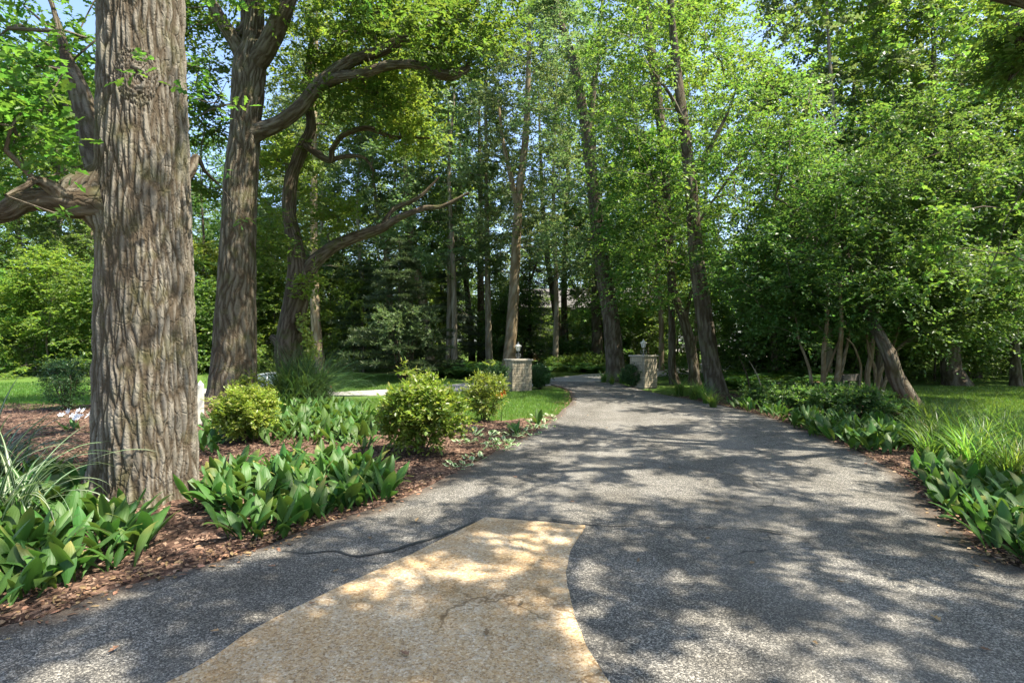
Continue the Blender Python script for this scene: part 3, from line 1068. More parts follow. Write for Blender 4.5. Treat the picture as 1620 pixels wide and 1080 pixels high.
def chips(name, poly, n, seed, extra_keep=None):
    rg = np.random.default_rng(seed)
    lo, hi = poly.min(0), poly.max(0)
    P = rg.uniform(lo, hi, (n * 6, 2))
    ok = in_poly(P[:, 0], P[:, 1], poly) & ~in_poly(P[:, 0], P[:, 1], DRIVE_POLY) & (P[:, 1] > 2.2) & (np.abs(P[:, 0]) < P[:, 1] * 1.05 + .5)
    P = P[ok]
    w = 1 / np.maximum(P[:, 1], 3) ** 1.3
    P = P[rg.random(len(P)) < w / w.max() * 3][:n]
    n = len(P)
    z = terrain(P[:, 0], P[:, 1]) + .03 + rg.uniform(.005, .045, n)
    a = rg.uniform(0, 2 * math.pi, n)
    D = np.stack([np.cos(a), np.sin(a), rg.normal(0, .25, n)], 1)
    Nn = np.array([0, 0, 1.0]) + rg.normal(0, .45, (n, 3))
    L = rg.uniform(.025, .085, n)
    box = tmpl([(0, .55, -.2), (1, .4, -.2), (1, .1, .5), (0, -.1, .5), (1, -.5, -.1), (0, -.4, -.1)], [(0, 1, 2, 3), (3, 2, 4, 5)])
    V, F, R = leaf_geo(np.column_stack([P, z]), D, Nn, L, rg.uniform(.008, .022, n), box, rg)
    tag(obj(name, new_mesh(name, V, F, M_MULCH, False, {"rnd": ('FLOAT', 'FACE', R)})), kind="stuff")


chips("mulch_chips", BED_L, 13000, 21)
chips("mulch_chips", BED_R, 7000, 22)

# ------------------------------------------------------------------ trees


def px_line(pts, d, grow_to=None):
    """trunk axis and radii from (px, py, width_px[, depth])"""
    P, R = [], []
    for q in pts:
        dd = q[3] if len(q) > 3 else d
        P.append(W(q[0], q[1], dd))
        R.append(q[2] / 2 / FPX * dd * math.cos(math.atan((q[0] - 810) / FPX)))
    return np.array(P), np.array(R)


def crown_around(rg, axis_pts, z0, z1, Rm, n, shape=1.0, low=.5):
    """cluster centres round a trunk axis"""
    u = rg.random(n)
    z = z0 + (z1 - z0) * u
    prof = np.sin(np.clip(low * .5 + (1 - low * .5) * u, 0, 1) ** shape * math.pi) ** .6
    prof = np.maximum(prof, .22)
    a = rg.uniform(0, 2 * math.pi, n)
    r = Rm * prof * np.sqrt(rg.uniform(.04, 1, n))
    ax = np.interp(z, axis_pts[:, 2], axis_pts[:, 0])
    ay = np.interp(z, axis_pts[:, 2], axis_pts[:, 1])
    return np.column_stack([ax + r * np.cos(a), ay + r * np.sin(a), z])


def leaf_mass(rg, C, axis_pts, ntw, nlf, tlen, llen, lwid, template, **kw):
    ax = np.interp(C[:, 2], axis_pts[:, 2], axis_pts[:, 0])
    ay = np.interp(C[:, 2], axis_pts[:, 2], axis_pts[:, 1])
    out = unit(np.column_stack([C[:, 0] - ax, C[:, 1] - ay, np.full(len(C), .3)]))
    return sprays(C, out, rg, ntw, nlf, tlen, llen, lwid, template, **kw)


def tree(name, label, cat, base, lines, clusters, bark, leafm, rg, ntw=7, nlf=12, tlen=.7, llen=.11, lwid=.075, template=DIAMOND, zmin=1.5,
         trunk_nu=24, step=.12, amp=.02, cell=.09, detail_lines=None, group=None, extra=None, sides=5, rmin=0.0, bmat=None, tip=.006, seed=0, **kw):
    """one tree: an Empty at its foot > trunk, limb, branches, crown"""
    t = thing(name, label, cat, base, 0, group)
    off = np.array(base)
    for i, (P, R) in enumerate(lines):
        nu = trunk_nu if i == 0 else min(36, max(8, int(trunk_nu * .5)))
        V, F, bk, dp = bark_tube(P - off, R, step if i == 0 else max(step, .07), nu, amp if i == 0 else amp * .7, cell if i == 0 else cell * .7, seed=seed + i, extra=extra if i == 0 else None)
        o = obj("trunk" if i == 0 else "limb", new_mesh("trunk" if i == 0 else "limb", V, F, bark, True,
                {"bk": ('FLOAT_VECTOR', 'POINT', bk), "ridge": ('FLOAT', 'POINT', dp)}), t)
    if clusters is not None and len(clusters):
        recs = grow(lines, clusters, rg, zmin, tip=tip)
        b = branch_mesh("branches", [(p - off, r) for p, r in recs], bmat or M_TWIG, sides, rmin)
        if b:
            obj("branches", b, t)["kind"] = "stuff"
        axis_pts = lines[0][0]
        axis_pts = axis_pts[np.argsort(axis_pts[:, 2])]
        fo = Foliage()
        fo.add(*leaf_mass(rg, clusters - off, axis_pts - off, ntw, nlf, tlen, llen, lwid, template, **kw))
        obj("crown", fo.mesh("crown", leafm), t)
    return t


def flare(P, R, h=.5, k=1.35):
    """thicken the foot of a trunk and sink it into the ground"""
    P, R = np.array(P), np.array(R)
    z0 = tz(P[0, 0], P[0, 1])
    P[0, 2] = z0 - .12
    rr = R[0]
    ins = [np.append(P[0], rr * k)]
    d = P[1] - P[0]
    for hh, kk in ((.12 + h * .25, 1 + (k - 1) * .55), (.12 + h, 1.03)):
        if hh < d[2] * .8:
            f = hh / d[2]
            ins.append(np.append(P[0] + d * f, (rr * (1 - f) + R[1] * f) * kk))
    Q = np.vstack([ins, np.column_stack([P[1:], R[1:]])])
    return Q[:, :3], Q[:, 3]


# --- 1. the big oak in the foreground
D1 = 6.3
k1 = D1 / FPX
ox = (230 - 810) * k1


def oak_extra(TH, S, Q, disp, r, rm):
    # knots healed over as swirls, and the burl on the left side
    for (tx, zz, rad, amp) in ((-1.12, 4.62, .17, .045),):
        du = ((TH - (tx % (2 * math.pi)) + math.pi) % (2 * math.pi) - math.pi) * rm
        dv = S - zz
        rho = np.hypot(du, dv * .7) + .05 * (vnoise(np.stack([du * 9, dv * 7, dv * 0], -1), 77) - .5)
        w = np.exp(-(rho / rad) ** 2)
        ww = np.clip(w * 1.9 - .35, 0, 1)[..., None]
        ang = np.arctan2(dv, du)
        Qk = np.stack([rho / .05 + 3, np.cos(ang) * .55 + 20, np.sin(ang) * .55 + 9], -1)
        Q = Q * (1 - ww) + Qk * ww
        disp = disp + amp * w - amp * .9 * np.exp(-(rho / (rad * .33)) ** 2)
        side = np.exp(-(du / .5) ** 2 - (dv / 1.0) ** 2)
        Q[..., 0] += 1.6 * np.tanh(du / .15) * side * (1 - ww[..., 0]) * np.sign(dv) * -.5
    bt = (math.atan2(-.45, -.9)) % (2 * math.pi)
    for dz, rad, amp, dth in ((3.45, .24, .27, 0), (3.30, .15, .12, .25), (3.62, .16, .1, -.15), (3.15, .1, .06, .35)):
        du = ((TH - bt - dth + math.pi) % (2 * math.pi) - math.pi) * rm
        rho2 = (du / rad) ** 2 + ((S - dz) / (rad * .9)) ** 2
        disp = disp + amp * np.exp(-rho2 ** 1.4)
    # root buttresses
    disp = disp + .13 * np.exp(-S / .4) * (np.sin(TH * 5 + 1.0) * .5 + .5 * np.sin(TH * 8 + 2))
    return Q, disp


rg = np.random.default_rng(11)
t1 = [(232, 812, 200), (232, 770, 178), (232, 700, 172), (231, 600, 167), (230, 450, 160), (228, 330, 156), (226, 200, 148), (225, 100, 143), (224, 0, 143), (223, -80, 148)]
P1 = np.array([[(x - 810) * k1, D1, CAM_H - (y - 540) * k1] for x, y, w in t1])
R1 = np.array([w / 2 * k1 * .85 for x, y, w in t1])
P1[0, 2] = -.12
P1 = np.vstack([P1, [ox - .1, 6.4, 7.6], [ox - .3, 6.6, 10], [ox - .2, 6.8, 13]])
R1 = np.append(R1, [.42, .3, .12])
R1[0] *= 1.08
base1 = (P1[1, 0], D1, 0)
lims = []
lp, lr = px_line([(168, 318, 70, 6.0), (120, 322, 62, 5.9), (80, 316, 52, 5.8), (40, 318, 46, 5.7), (0, 338, 42, 5.6), (-60, 345, 36, 5.4), (-160, 320, 26, 5.0)], 6)
lims.append((lp, lr))
lp, lr = px_line([(172, 300, 60, 6.9), (148, 240, 44, 7.1), (135, 180, 42, 7.3), (120, 130, 36, 7.4), (106, 95, 24, 7.5), (95, 50, 14, 7.6), (80, 0, 10, 7.8)], 7)
lims.append((lp, lr))
lp, lr = px_line([(120, 140, 20, 7.4), (98, 112, 14, 7.2), (60, 105, 9, 7.0), (20, 90, 7, 6.8), (-40, 80, 5, 6.6)], 7)
lims.append((lp, lr))
lp, lr = px_line([(100, 312, 34, 5.8), (75, 292, 26, 5.7), (55, 285, 18, 5.6), (40, 295, 14, 5.4), (10, 310, 10, 5.2)], 6)
lims.append((lp, lr))
lp, lr = px_line([(272, 300, 30, 6.6), (300, 272, 22, 6.7), (311, 248, 12, 6.8), (325, 272, 7, 7.0), (345, 290, 5, 7.3)], 7)
lims.append((lp, lr))
lims.append((np.array([W(226, 128, 5.75), W(222, 122, 5.6), W(220, 118, 5.5)]), np.array([.014, .01, .007])))
lims.append((np.array([W(296, 160, 6.0), W(300, 152, 5.85), W(320, 160, 5.9)]), np.array([.012, .009, .006])))
cl1 = np.concatenate([blob(rg, (-6.6, 8.4, 5.2), (1.6, 1.7, 1.6), 64), blob(rg, (-7.5, 9.5, 6.6), (2.2, 2.2, 1.6), 34),
                      blob(rg, (-5.6, 5.3, 4.2), (1.1, 1.0, .9), 12),
                      blob(rg, (-4.6, 7.0, 9.5), (4.0, 4.2, 2.6), 80), blob(rg, (-2.4, 9.4, 8.8), (1.8, 1.8, 1.2), 20), blob(rg, (-.6, 6.2, 9.2), (2.3, 2.2, 1.3), 30), blob(rg, W(40, 225, 5.6), (.7, .6, .4), 8), blob(rg, W(10, 160, 5.6), (.8, .7, .6), 13),
                      np.array([W(215, 118, 5.35), W(232, 100, 5.3), W(298, 150, 5.6), W(372, 168, 6.2), W(352, 262, 6.9), W(362, 190, 6.4), W(388, 345, 7.6), W(110, 348, 5.6), W(95, 340, 5.5)])])
big_oak = thing("oak_tree", "massive old oak with furrowed grey bark and a burl, nearest the camera", "tree", base1)
off = np.array(base1)
hi = R1 > 0
V, F, bk, dp = bark_tube(P1[:10] - off, R1[:10], .014, 360, .045, .052, 8.5, 3, oak_extra, .02)
obj("trunk", new_mesh("trunk", V, F, M_BARK_OAK, True, {"bk": ('FLOAT_VECTOR', 'POINT', bk), "ridge": ('FLOAT', 'POINT', dp)}), big_oak)
obj("upper_trunk", bark_mesh("upper_trunk", M_BARK_OAK, P1[9:] - off - np.array([0, 0, .05]), R1[9:] * .985, .06, 60, .03, .085), big_oak)
for i, (lp, lr) in enumerate(lims):
    obj("limb", bark_mesh("limb", M_BARK_OAK2, lp - off, lr, .04, 44 if i < 2 else 20, .014, .05, seed=20 + i), big_oak)
recs = grow([(P1, R1)] + lims, cl1, rg, 3.0)
obj("branches", branch_mesh("branches", [(p - off, r) for p, r in recs], M_BARK_OAK2, 6), big_oak)["kind"] = "stuff"
fo = Foliage()
fo.add(*leaf_mass(rg, cl1[:-9] - off, np.array([P1[0] - off, P1[-1] - off]), 6, 10, .5, .125, .08, OAK))
sp = cl1[-9:] - off
fo.add(*sprays(sp, unit(np.tile([.1, -1, .2], (9, 1))), rg, 2, 4, .16, .12, .07, OAK))
obj("crown", fo.mesh("crown", M_OAK_LEAF), big_oak)

# --- 2. the second oak with the long arching limb
D2 = 14.5
rg = np.random.default_rng(12)
P2, R2 = px_line([(368, 650, 98), (369, 622, 86), (370, 590, 78), (373, 500, 69), (376, 400, 62), (381, 300, 57), (387, 210, 52), (392, 140, 54), (396, 100, 54), (400, 70, 40), (404, 20, 30), (404, -40, 25), (410, -160, 18), (415, -260, 8)], D2)
P2, R2 = flare(P2, R2, .4, 1.3)
L2 = [px_line([(394, 120, 40), (380, 80, 28), (358, 45, 24), (337, 10, 21), (312, -35, 18), (280, -110, 12), (250, -180, 6)], D2),
      px_line([(398, 110, 40, 14.5), (420, 78, 36, 14.3), (440, 38, 33, 14.1), (455, 0, 30, 14), (470, -60, 24, 13.8), (500, -150, 15, 13.5), (520, -220, 6, 13)], D2),
      px_line([(392, 216, 40), (412, 206, 32), (435, 198, 27), (470, 174, 25), (510, 130, 24), (550, 100, 21), (600, 82, 19), (650, 56, 18), (700, 42, 16), (742, 18, 13), (765, -25, 11), (800, -60, 7)], D2),
      px_line([(512, 132, 23, 14.4), (540, 122, 19, 14.3), (575, 116, 17, 14.2), (620, 103, 16, 14.1), (668, 105, 15, 14), (702, 119, 18, 13.9), (735, 112, 13, 13.9), (742, 100, 6, 13.9)], D2),
      px_line([(372, 60, 22, 14.7), (388, 40, 18, 14.8), (385, 0, 16, 14.9), (370, -60, 10, 15)], D2)]
cl2 = np.concatenate([blob(rg, W(420, -60, 14.5), (3.8, 3.2, 2.1), 95), blob(rg, W(600, 0, 14.2), (2.9, 2.2, 1.3), 70), blob(rg, W(330, 60, 15.5), (1.6, 1.6, 2.0), 34),
                      blob(rg, W(340, 200, 16), (.7, 1.0, 1.0), 12), blob(rg, W(330, 300, 16.5), (.8, .8, .7), 8),
                      blob(rg, W(690, 60, 13.5), (1.4, 1.5, 1.0), 34), blob(rg, W(760, 30, 14.5), (1.2, 1.3, .8), 18), blob(rg, W(560, 160, 15), (1.4, 1.2, .5), 14), blob(rg, W(420, 380, 15), (.9, .6, .9), 10)])
t = tree("oak_tree", "tall dark oak with a long limb arching right over the garden bed", "tree", (P2[0, 0], P2[0, 1], tz(P2[0, 0], P2[0, 1])), [(P2, R2)] + L2, cl2,
         M_BARK_OAK2, M_OAK_LEAF, rg, 8, 10, .7, .16, .1, OAKS, 4.0, 150, .032, .045, .075, sides=6, bmat=M_BARK_OAK2, seed=40)

# --- 3. the gnarled oak
D3 = 17.2
rg = np.random.default_rng(13)
P3, R3 = px_line([(462, 628, 58), (464, 600, 48), (457, 560, 46), (460, 520, 42), (468, 480, 42), (474, 445, 44), (470, 410, 32), (463, 370, 26), (457, 330, 24), (462, 280, 22), (478, 235, 20), (492, 200, 17), (486, 150, 14), (490, 90, 10), (500, 30, 5)], D3)
P3, R3 = flare(P3, R3, .4, 1.25)
L3 = [px_line([(474, 450, 34), (488, 428, 28), (500, 412, 24), (525, 392, 21), (560, 376, 19), (600, 362, 16), (630, 345, 12), (670, 330, 9), (700, 326, 7), (742, 305, 4)], D3),
      px_line([(605, 358, 10), (622, 332, 8), (660, 314, 7), (680, 296, 5), (695, 280, 3)], D3),
      px_line([(480, 228, 14, 17.2), (521, 254, 11, 16.8), (526, 236, 10, 16.7), (545, 213, 10, 16.6), (580, 203, 9, 16.5), (622, 217, 7, 16.4), (680, 219, 4, 16.3)], D3),
      px_line([(521, 254, 9, 16.8), (550, 247, 8, 16.6), (576, 250, 6, 16.5), (592, 271, 4, 16.4)], D3),
      px_line([(455, 562, 28), (440, 540, 20), (428, 532, 10)], D3)]
cl3 = np.concatenate([blob(rg, W(560, 150, 17), (2.4, 1.8, 1.2), 60), blob(rg, W(450, 250, 18), (1.3, 1.5, 1.7), 46), blob(rg, W(440, 380, 17.6), (.9, 1, .9), 20),
                      blob(rg, W(520, 340, 17.2), (.9, .8, .8), 22), blob(rg, W(640, 220, 16.5), (1.1, 1.2, .7), 20), blob(rg, W(500, 60, 17), (2.5, 2, 1.5), 36),
                      blob(rg, W(488, 450, 16.6), (.4, .4, .4), 5), blob(rg, W(600, 120, 16), (1.6, 1.2, .8), 20)])
gn = tree("oak_tree", "gnarled leaning oak with a crooked mossy limb, behind the fountain grass", "tree", (P3[0, 0], P3[0, 1], tz(P3[0, 0], P3[0, 1])), [(P3, R3)] + L3, cl3,
          bark_mat("mossy_oak_bark", (.19, .15, .105), (.07, .055, .04), 1.0, .6), M_LEAF_YOUNG, rg, 8, 10, .62, .15, .095, OAKS, 2.2, 80, .05, .035, .075, sides=6, bmat=M_BARK_OAK2, seed=50)
# creeper on its right side
rg = np.random.default_rng(131)
n = 420
yy = rg.uniform(495, 600, n)
xx = 484 + 8 * np.sin(yy * .06) + rg.normal(0, 6, n)
P = np.array([W(a, b, D3 - .35 + rg.uniform(-.25, .25)) for a, b in zip(xx, yy)])
V, F, R = leaf_geo(P, rg.normal(size=(n, 3)) + [0, -.6, -.6], np.array([.3, -1, .4]) + rg.normal(0, .4, (n, 3)), rg.uniform(.06, .13, n), rg.uniform(.06, .12, n), OVAL, rg)
cv = thing("creeper", "bright yellow-green creeper climbing the right side of the gnarled oak trunk", "vine", tuple(W(486, 600, D3 - .3)))
o = obj("foliage", new_mesh("foliage", V - np.array(cv.location), F, M_GOLD, False, {"rnd": ('FLOAT', 'FACE', R)}), cv)
mb = MB()
for k in range(3):
    pts = np.array([W(482 + 5 * k + 5 * math.sin(y * .06 + k), y, D3 - .3) for y in range(606, 480, -12)]) - np.array(cv.location)
    mb.tube(pts, np.linspace(.018, .006, len(pts)), 5)
obj("stem", mb.mesh("stem", M_TWIG, True), cv)

# --- 4. the other trunks one can tell apart (px x, px y, px width)
MID = [
    # name, label, depth, trunk points, forks, crown (z0, z1, R, clusters), bark, leaf, leaf size
    ("pale pole-like tree with light bark just right of the gnarled oak", 32, [(509, 590, 26), (505, 560, 18), (500, 500, 16), (497, 420, 14), (496, 330, 12), (498, 200, 9), (500, 60, 6), (502, -60, 3)],
     [], (6, 21, 3.0, 80), 'tan', M_LEAF_SILVER, .12),
    ("slim tree forking high, behind the dark pine", 37, [(622, 585, 12), (619, 520, 11), (616, 440, 10), (612, 400, 9), (604, 370, 8), (596, 320, 6), (590, 250, 4)],
     [[(613, 405, 7), (618, 370, 6), (622, 320, 5), (628, 250, 3)]], (6, 17, 2.6, 50), 'tan', M_LEAF_MID, .12),
    ("tall straight tree leaning left, between the dark pine and the first spruce", 35, [(684, 590, 18), (679, 560, 16), (668, 480, 15), (655, 410, 13), (646, 340, 11), (640, 260, 9), (636, 140, 6), (634, 20, 3)],
     [], (7, 22, 3.2, 90), 'tan', M_LEAF_SILVER, .12),
    ("thin dark tree standing on the sunlit strip of lawn", 45, [(747, 575, 12), (744, 520, 10), (738, 450, 9), (731, 380, 8), (728, 300, 6), (727, 180, 4)],
     [], (9, 20, 2.8, 60), 'grey', M_LEAF_MID, .13),
    ("dark straight tree close behind the pale pole-like trunk near the fern bed", 42, [(761, 578, 14), (761, 520, 12), (760, 440, 11), (760, 330, 8), (758, 200, 5)],
     [], (8, 21, 3.0, 60), 'grey', M_LEAF_SILVER, .13),
    ("slim pale grey trunk rising straight from the fern bed left of the gate", 34, [(775, 590, 13), (773, 540, 11), (772, 480, 10), (770, 380, 9), (769, 280, 7), (768, 160, 5), (768, 20, 3)],
     [], (7, 21, 2.8, 70), 'light', M_LEAF_SILVER, .12),
    ("forked tree directly behind the left gate pillar", 29, [(802, 596, 24), (806, 560, 20), (812, 480, 17), (817, 380, 15), (822, 300, 13), (832, 210, 11), (836, 110, 8), (838, -20, 4)],
     [[(818, 330, 9), (806, 270, 8), (796, 225, 6), (788, 160, 4)]], (6.5, 20, 3.2, 110), 'tan', M_LEAF_SILVER, .115),
    ("slim dark tree leaning left, first of the pair in front of the tan house", 40, [(890, 580, 15), (884, 530, 12), (875, 470, 10), (866, 410, 9), (860, 350, 8), (855, 250, 5), (852, 150, 3)],
     [[(862, 365, 5), (840, 440, 4), (825, 430, 3)]], (8, 20, 2.8, 64), 'grey', M_LEAF_MID, .12),
    ("slim grey tree standing upright, second of the pair in front of the tan house", 41, [(896, 580, 13), (894, 520, 11), (893, 460, 10), (896, 380, 8), (899, 280, 6), (902, 150, 4)],
     [], (8, 21, 2.8, 60), 'grey', M_LEAF_SILVER, .12),
    ("short thick dark tree in the undergrowth left of the driveway trees", 37, [(946, 585, 22), (945, 540, 18), (944, 480, 16), (943, 400, 13), (941, 300, 9), (940, 200, 5)],
     [], (3.2, 14, 3.0, 90), 'dark', M_LEAF_MID, .12),
    ("tall leaning tree with mossy foot at the far bend of the driveway", 25.5, [(977, 604, 40), (973, 570, 30), (966, 500, 27), (954, 420, 24), (943, 330, 21), (930, 230, 18), (918, 150, 15), (903, 80, 12), (888, 30, 10), (870, -60, 5)],
     [[(930, 235, 12), (938, 150, 10), (946, 80, 8), (955, -20, 4)]], (5, 18, 3.4, 130), 'grey', M_LEAF_SILVER, .105),
    ("thin straight grey tree beside the right gate pillar", 23.5, [(1068, 608, 18), (1063, 580, 13), (1061, 500, 11), (1058, 400, 12), (1050, 280, 14), (1038, 150, 15), (1026, 40, 15), (1018, -50, 12), (1010, -180, 5)],
     [], (4, 17, 3.0, 80), 'grey', M_LEAF_MID, .105),
    ("crooked dark tree bending left above a leafy elbow, right of the gate", 23, [(1100, 608, 22), (1095, 580, 18), (1089, 535, 17), (1081, 508, 16), (1068, 470, 12), (1057, 420, 11), (1048, 370, 9), (1034, 300, 7), (1020, 220, 4)],
     [[(1083, 512, 8), (1092, 470, 6), (1104, 430, 4)]], (3.2, 10, 2.8, 90), 'dark', M_LEAF_MID, .11),
    ("thick leaning tree with furrowed brown bark at the right edge of the driveway", 18.6, [(1135, 624, 38), (1128, 575, 30), (1117, 490, 28), (1105, 400, 25), (1096, 330, 22), (1088, 230, 19), (1080, 130, 16), (1074, 30, 13), (1066, -100, 8), (1060, -200, 4)],
     [[(1092, 290, 10), (1120, 240, 8), (1150, 180, 6), (1175, 110, 3)], [(1085, 200, 8), (1060, 150, 6), (1030, 110, 4)], [(1100, 360, 5), (1140, 300, 4), (1210, 205, 3)]],
     (4.4, 16, 3.9, 170), 'dark', M_LEAF_MID, .095),
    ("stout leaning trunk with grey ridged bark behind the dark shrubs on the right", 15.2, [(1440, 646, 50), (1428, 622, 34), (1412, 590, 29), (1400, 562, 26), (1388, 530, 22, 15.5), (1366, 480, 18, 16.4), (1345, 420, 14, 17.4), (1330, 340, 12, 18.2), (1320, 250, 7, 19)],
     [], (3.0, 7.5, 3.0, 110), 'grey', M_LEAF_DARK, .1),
    ("mossy leaning trunk on the shaded right-hand lawn", 23, [(1514, 608, 48), (1508, 580, 36), (1501, 545, 30), (1494, 505, 26), (1486, 460, 22), (1478, 380, 17), (1472, 260, 12), (1470, 120, 7)],
     [], (2.8, 15, 4.2, 170), 'grey', M_LEAF_MID, .105),
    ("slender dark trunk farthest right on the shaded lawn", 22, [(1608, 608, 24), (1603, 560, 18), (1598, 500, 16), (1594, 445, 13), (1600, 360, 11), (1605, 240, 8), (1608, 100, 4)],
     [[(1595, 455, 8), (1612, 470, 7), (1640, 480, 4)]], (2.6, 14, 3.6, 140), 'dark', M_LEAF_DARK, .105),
    ("pale trunk rising out of the far shrubbery at the left edge", 38, [(83, 580, 16), (84, 480, 14), (86, 390, 12), (90, 300, 10), (93, 180, 7), (95, 40, 4)],
     [[(87, 385, 8), (98, 340, 6), (104, 260, 4)]], (8, 19, 3.2, 80), 'light', M_LEAF_SILVER, .13),
]
BARKS = {'tan': (M_BARK_TAN, .012), 'light': (M_BARK_LIGHT, .01), 'grey': (M_BARK, .02), 'dark': (M_BARK_OAK2, .025)}
for i, (lab, d, pts, forks, (z0, z1, Rm, nc), bk, lm, ls) in enumerate(MID):
    rg = np.random.default_rng(100 + i)
    P, R = px_line(pts, d)
    # depth wanders a little, as real trunks do
    P[1:, 1] += np.cumsum(rg.normal(0, .12, len(P) - 1))
    if z1 > P[-1, 2]:
        P = np.vstack([P, [P[-1, 0] + rg.normal(0, .2), P[-1, 1], max(z1 - .5, P[-1, 2] + .5)]])
        R = np.append(R, .012)
    P, R = flare(P, R, .35, 1.2)
    lines = [(P, R)] + [px_line(f, d) for f in forks]
    C = crown_around(rg, P[np.argsort(P[:, 2])], z0, z1, Rm, int(nc * (1.55 if d < 29 else 1.35)))
    for f in lines[1:]:
        C = np.vstack([C, blob(rg, f[0][-1], (.9, .9, .7), 6)])
    bm, am = BARKS[bk]
    near = d < 27
    tree("tree", lab, "tree", (P[0, 0], P[0, 1], tz(P[0, 0], P[0, 1])), lines, C, bm, lm, rg, 9, 14, .9, ls * 1.22, ls * .78, DIAMOND, z0 * .7,
         44 if near else 18, .09 if near else .2, am, .08, sides=5, seed=200 + i, droop=.4)

# multi-stem small trees among the dark shrubs on the right
STEMS_A = [[(1284, 628, 7), (1284, 595, 6), (1277, 565, 5), (1268, 535, 4), (1262, 480, 3)], [(1300, 628, 10), (1297, 585, 9), (1291, 555, 8), (1290, 510, 7), (1285, 440, 4)],
           [(1318, 628, 12), (1318, 590, 10), (1314, 555, 9), (1309, 520, 8), (1300, 450, 5)], [(1290, 628, 6), (1302, 590, 5), (1310, 555, 4), (1322, 510, 3)],
           [(1312, 628, 7), (1330, 590, 6), (1336, 560, 6), (1345, 520, 4)]]
STEMS_B = [[(1376, 628, 12), (1372, 595, 10), (1377, 565, 10), (1381, 530, 9), (1387, 480, 7), (1390, 420, 4)], [(1384, 628, 9), (1390, 590, 8), (1405, 562, 7), (1440, 532, 6), (1490, 515, 5), (1530, 490, 3)],
           [(1358, 618, 4), (1352, 585, 4), (1337, 562, 4), (1320, 545, 3), (1300, 535, 2)], [(1388, 626, 9), (1383, 585, 7), (1372, 555, 5), (1366, 500, 4)],
           [(1390, 628, 8), (1404, 580, 6), (1410, 540, 5), (1425, 480, 3)]]
for lab, stems, blobs, sd in (
        ("slim many-stemmed small tree, left one of the two among the dark shrubs", STEMS_A, [((1270, 460), (2.0, 1.7, .8), 70), ((1200, 420), (1.6, 1.5, 1.2), 50), ((1300, 340), (1.8, 1.8, 1.3), 46), ((1290, 515), (2.0, 1.3, .5), 56), ((1230, 240), (2.2, 2.0, 1.7), 46)], 301),
        ("pale many-stemmed small tree, right one of the two, next to the stout leaning trunk", STEMS_B, [((1420, 450), (2.0, 1.5, .8), 80), ((1530, 465), (1.7, 1.3, .8), 56), ((1400, 340), (1.7, 1.7, 1.4), 46), ((1590, 420), (1.3, 1.2, 1.0), 30), ((1460, 520), (2.1, 1.4, .5), 74), ((1480, 240), (2.4, 2.0, 1.8), 56)], 302)):
    rg = np.random.default_rng(sd)
    lines = []
    for s in stems:
        P, R = px_line(s, 16.4)
        P[:, 1] += np.linspace(0, rg.normal(0, .5), len(P))
        P[0, 2] = -.05
        lines.append((P, R))
    C = np.concatenate([blob(rg, W(c[0], c[1], 16.4), r, n) for c, r, n in blobs])
    tree("small_tree", lab, "tree", (lines[1][0][0, 0], lines[1][0][0, 1], 0), lines, C, M_BARK_TAN, M_LEAF_DARK, rg, 10, 12, .8, .11, .07, DIAMOND, 1.4, 16, .06, .006, .05, seed=310, droop=.35)

# trees just beyond the right edge of the photograph; their crowns hang into its top right corner and shade the drive
rg = np.random.default_rng(401)
P = np.array([(9.6, 7.4, -.1), (9.5, 7.4, 2.5), (9.2, 7.5, 5), (8.8, 7.6, 7.5), (8.4, 7.6, 10), (8.2, 7.6, 12.5)])
R = np.array([.34, .27, .23, .18, .12, .04])
lm = [px_line([(1660, 60, 26, 8.6), (1620, 70, 24, 8.7), (1600, 40, 22, 8.8), (1606, 95, 14, 8.8), (1596, 128, 7, 8.8)], 8.8),
      (np.array([(9.1, 7.5, 5.4), (7.6, 8.2, 6.6), (5.8, 9.0, 7.6), (4.2, 9.6, 8.3)]), np.array([.13, .11, .08, .03])),
      (np.array([(8.9, 7.5, 6.6), (7.0, 6.4, 7.9), (4.9, 5.6, 9.0), (3.2, 5.0, 9.6)]), np.array([.12, .1, .07, .03]))]
C = np.concatenate([blob(rg, (8.0, 7.6, 9.6), (3.0, 2.8, 2.6), 64), blob(rg, (5.0, 9.3, 8.4), (1.6, 1.2, .8), 16), blob(rg, (4.4, 5.6, 9.2), (1.6, 1.1, .8), 16),
                    blob(rg, W(1600, 90, 8.8), (.35, .4, .5), 8), blob(rg, (10, 9.5, 7.5), (1.6, 1.8, 2.2), 30), blob(rg, (4.2, 3.2, 9.4), (2.9, 2.3, 1.4), 34), blob(rg, (6.0, 1.6, 9.8), (2.2, 1.8, 1.2), 14), blob(rg, (3.0, 1.7, 9.6), (2.1, 1.4, 1.1), 24)])
tree("oak_tree", "oak whose mossy limb and leaves hang into the top right corner", "tree", (9.6, 7.4, 0), [(P, R)] + lm, C, M_BARK_OAK2, M_LEAF_MID, rg, 9, 12, .55, .15, .1, OAKS, 4, 40, .1, .03, .08, seed=410, sides=5)


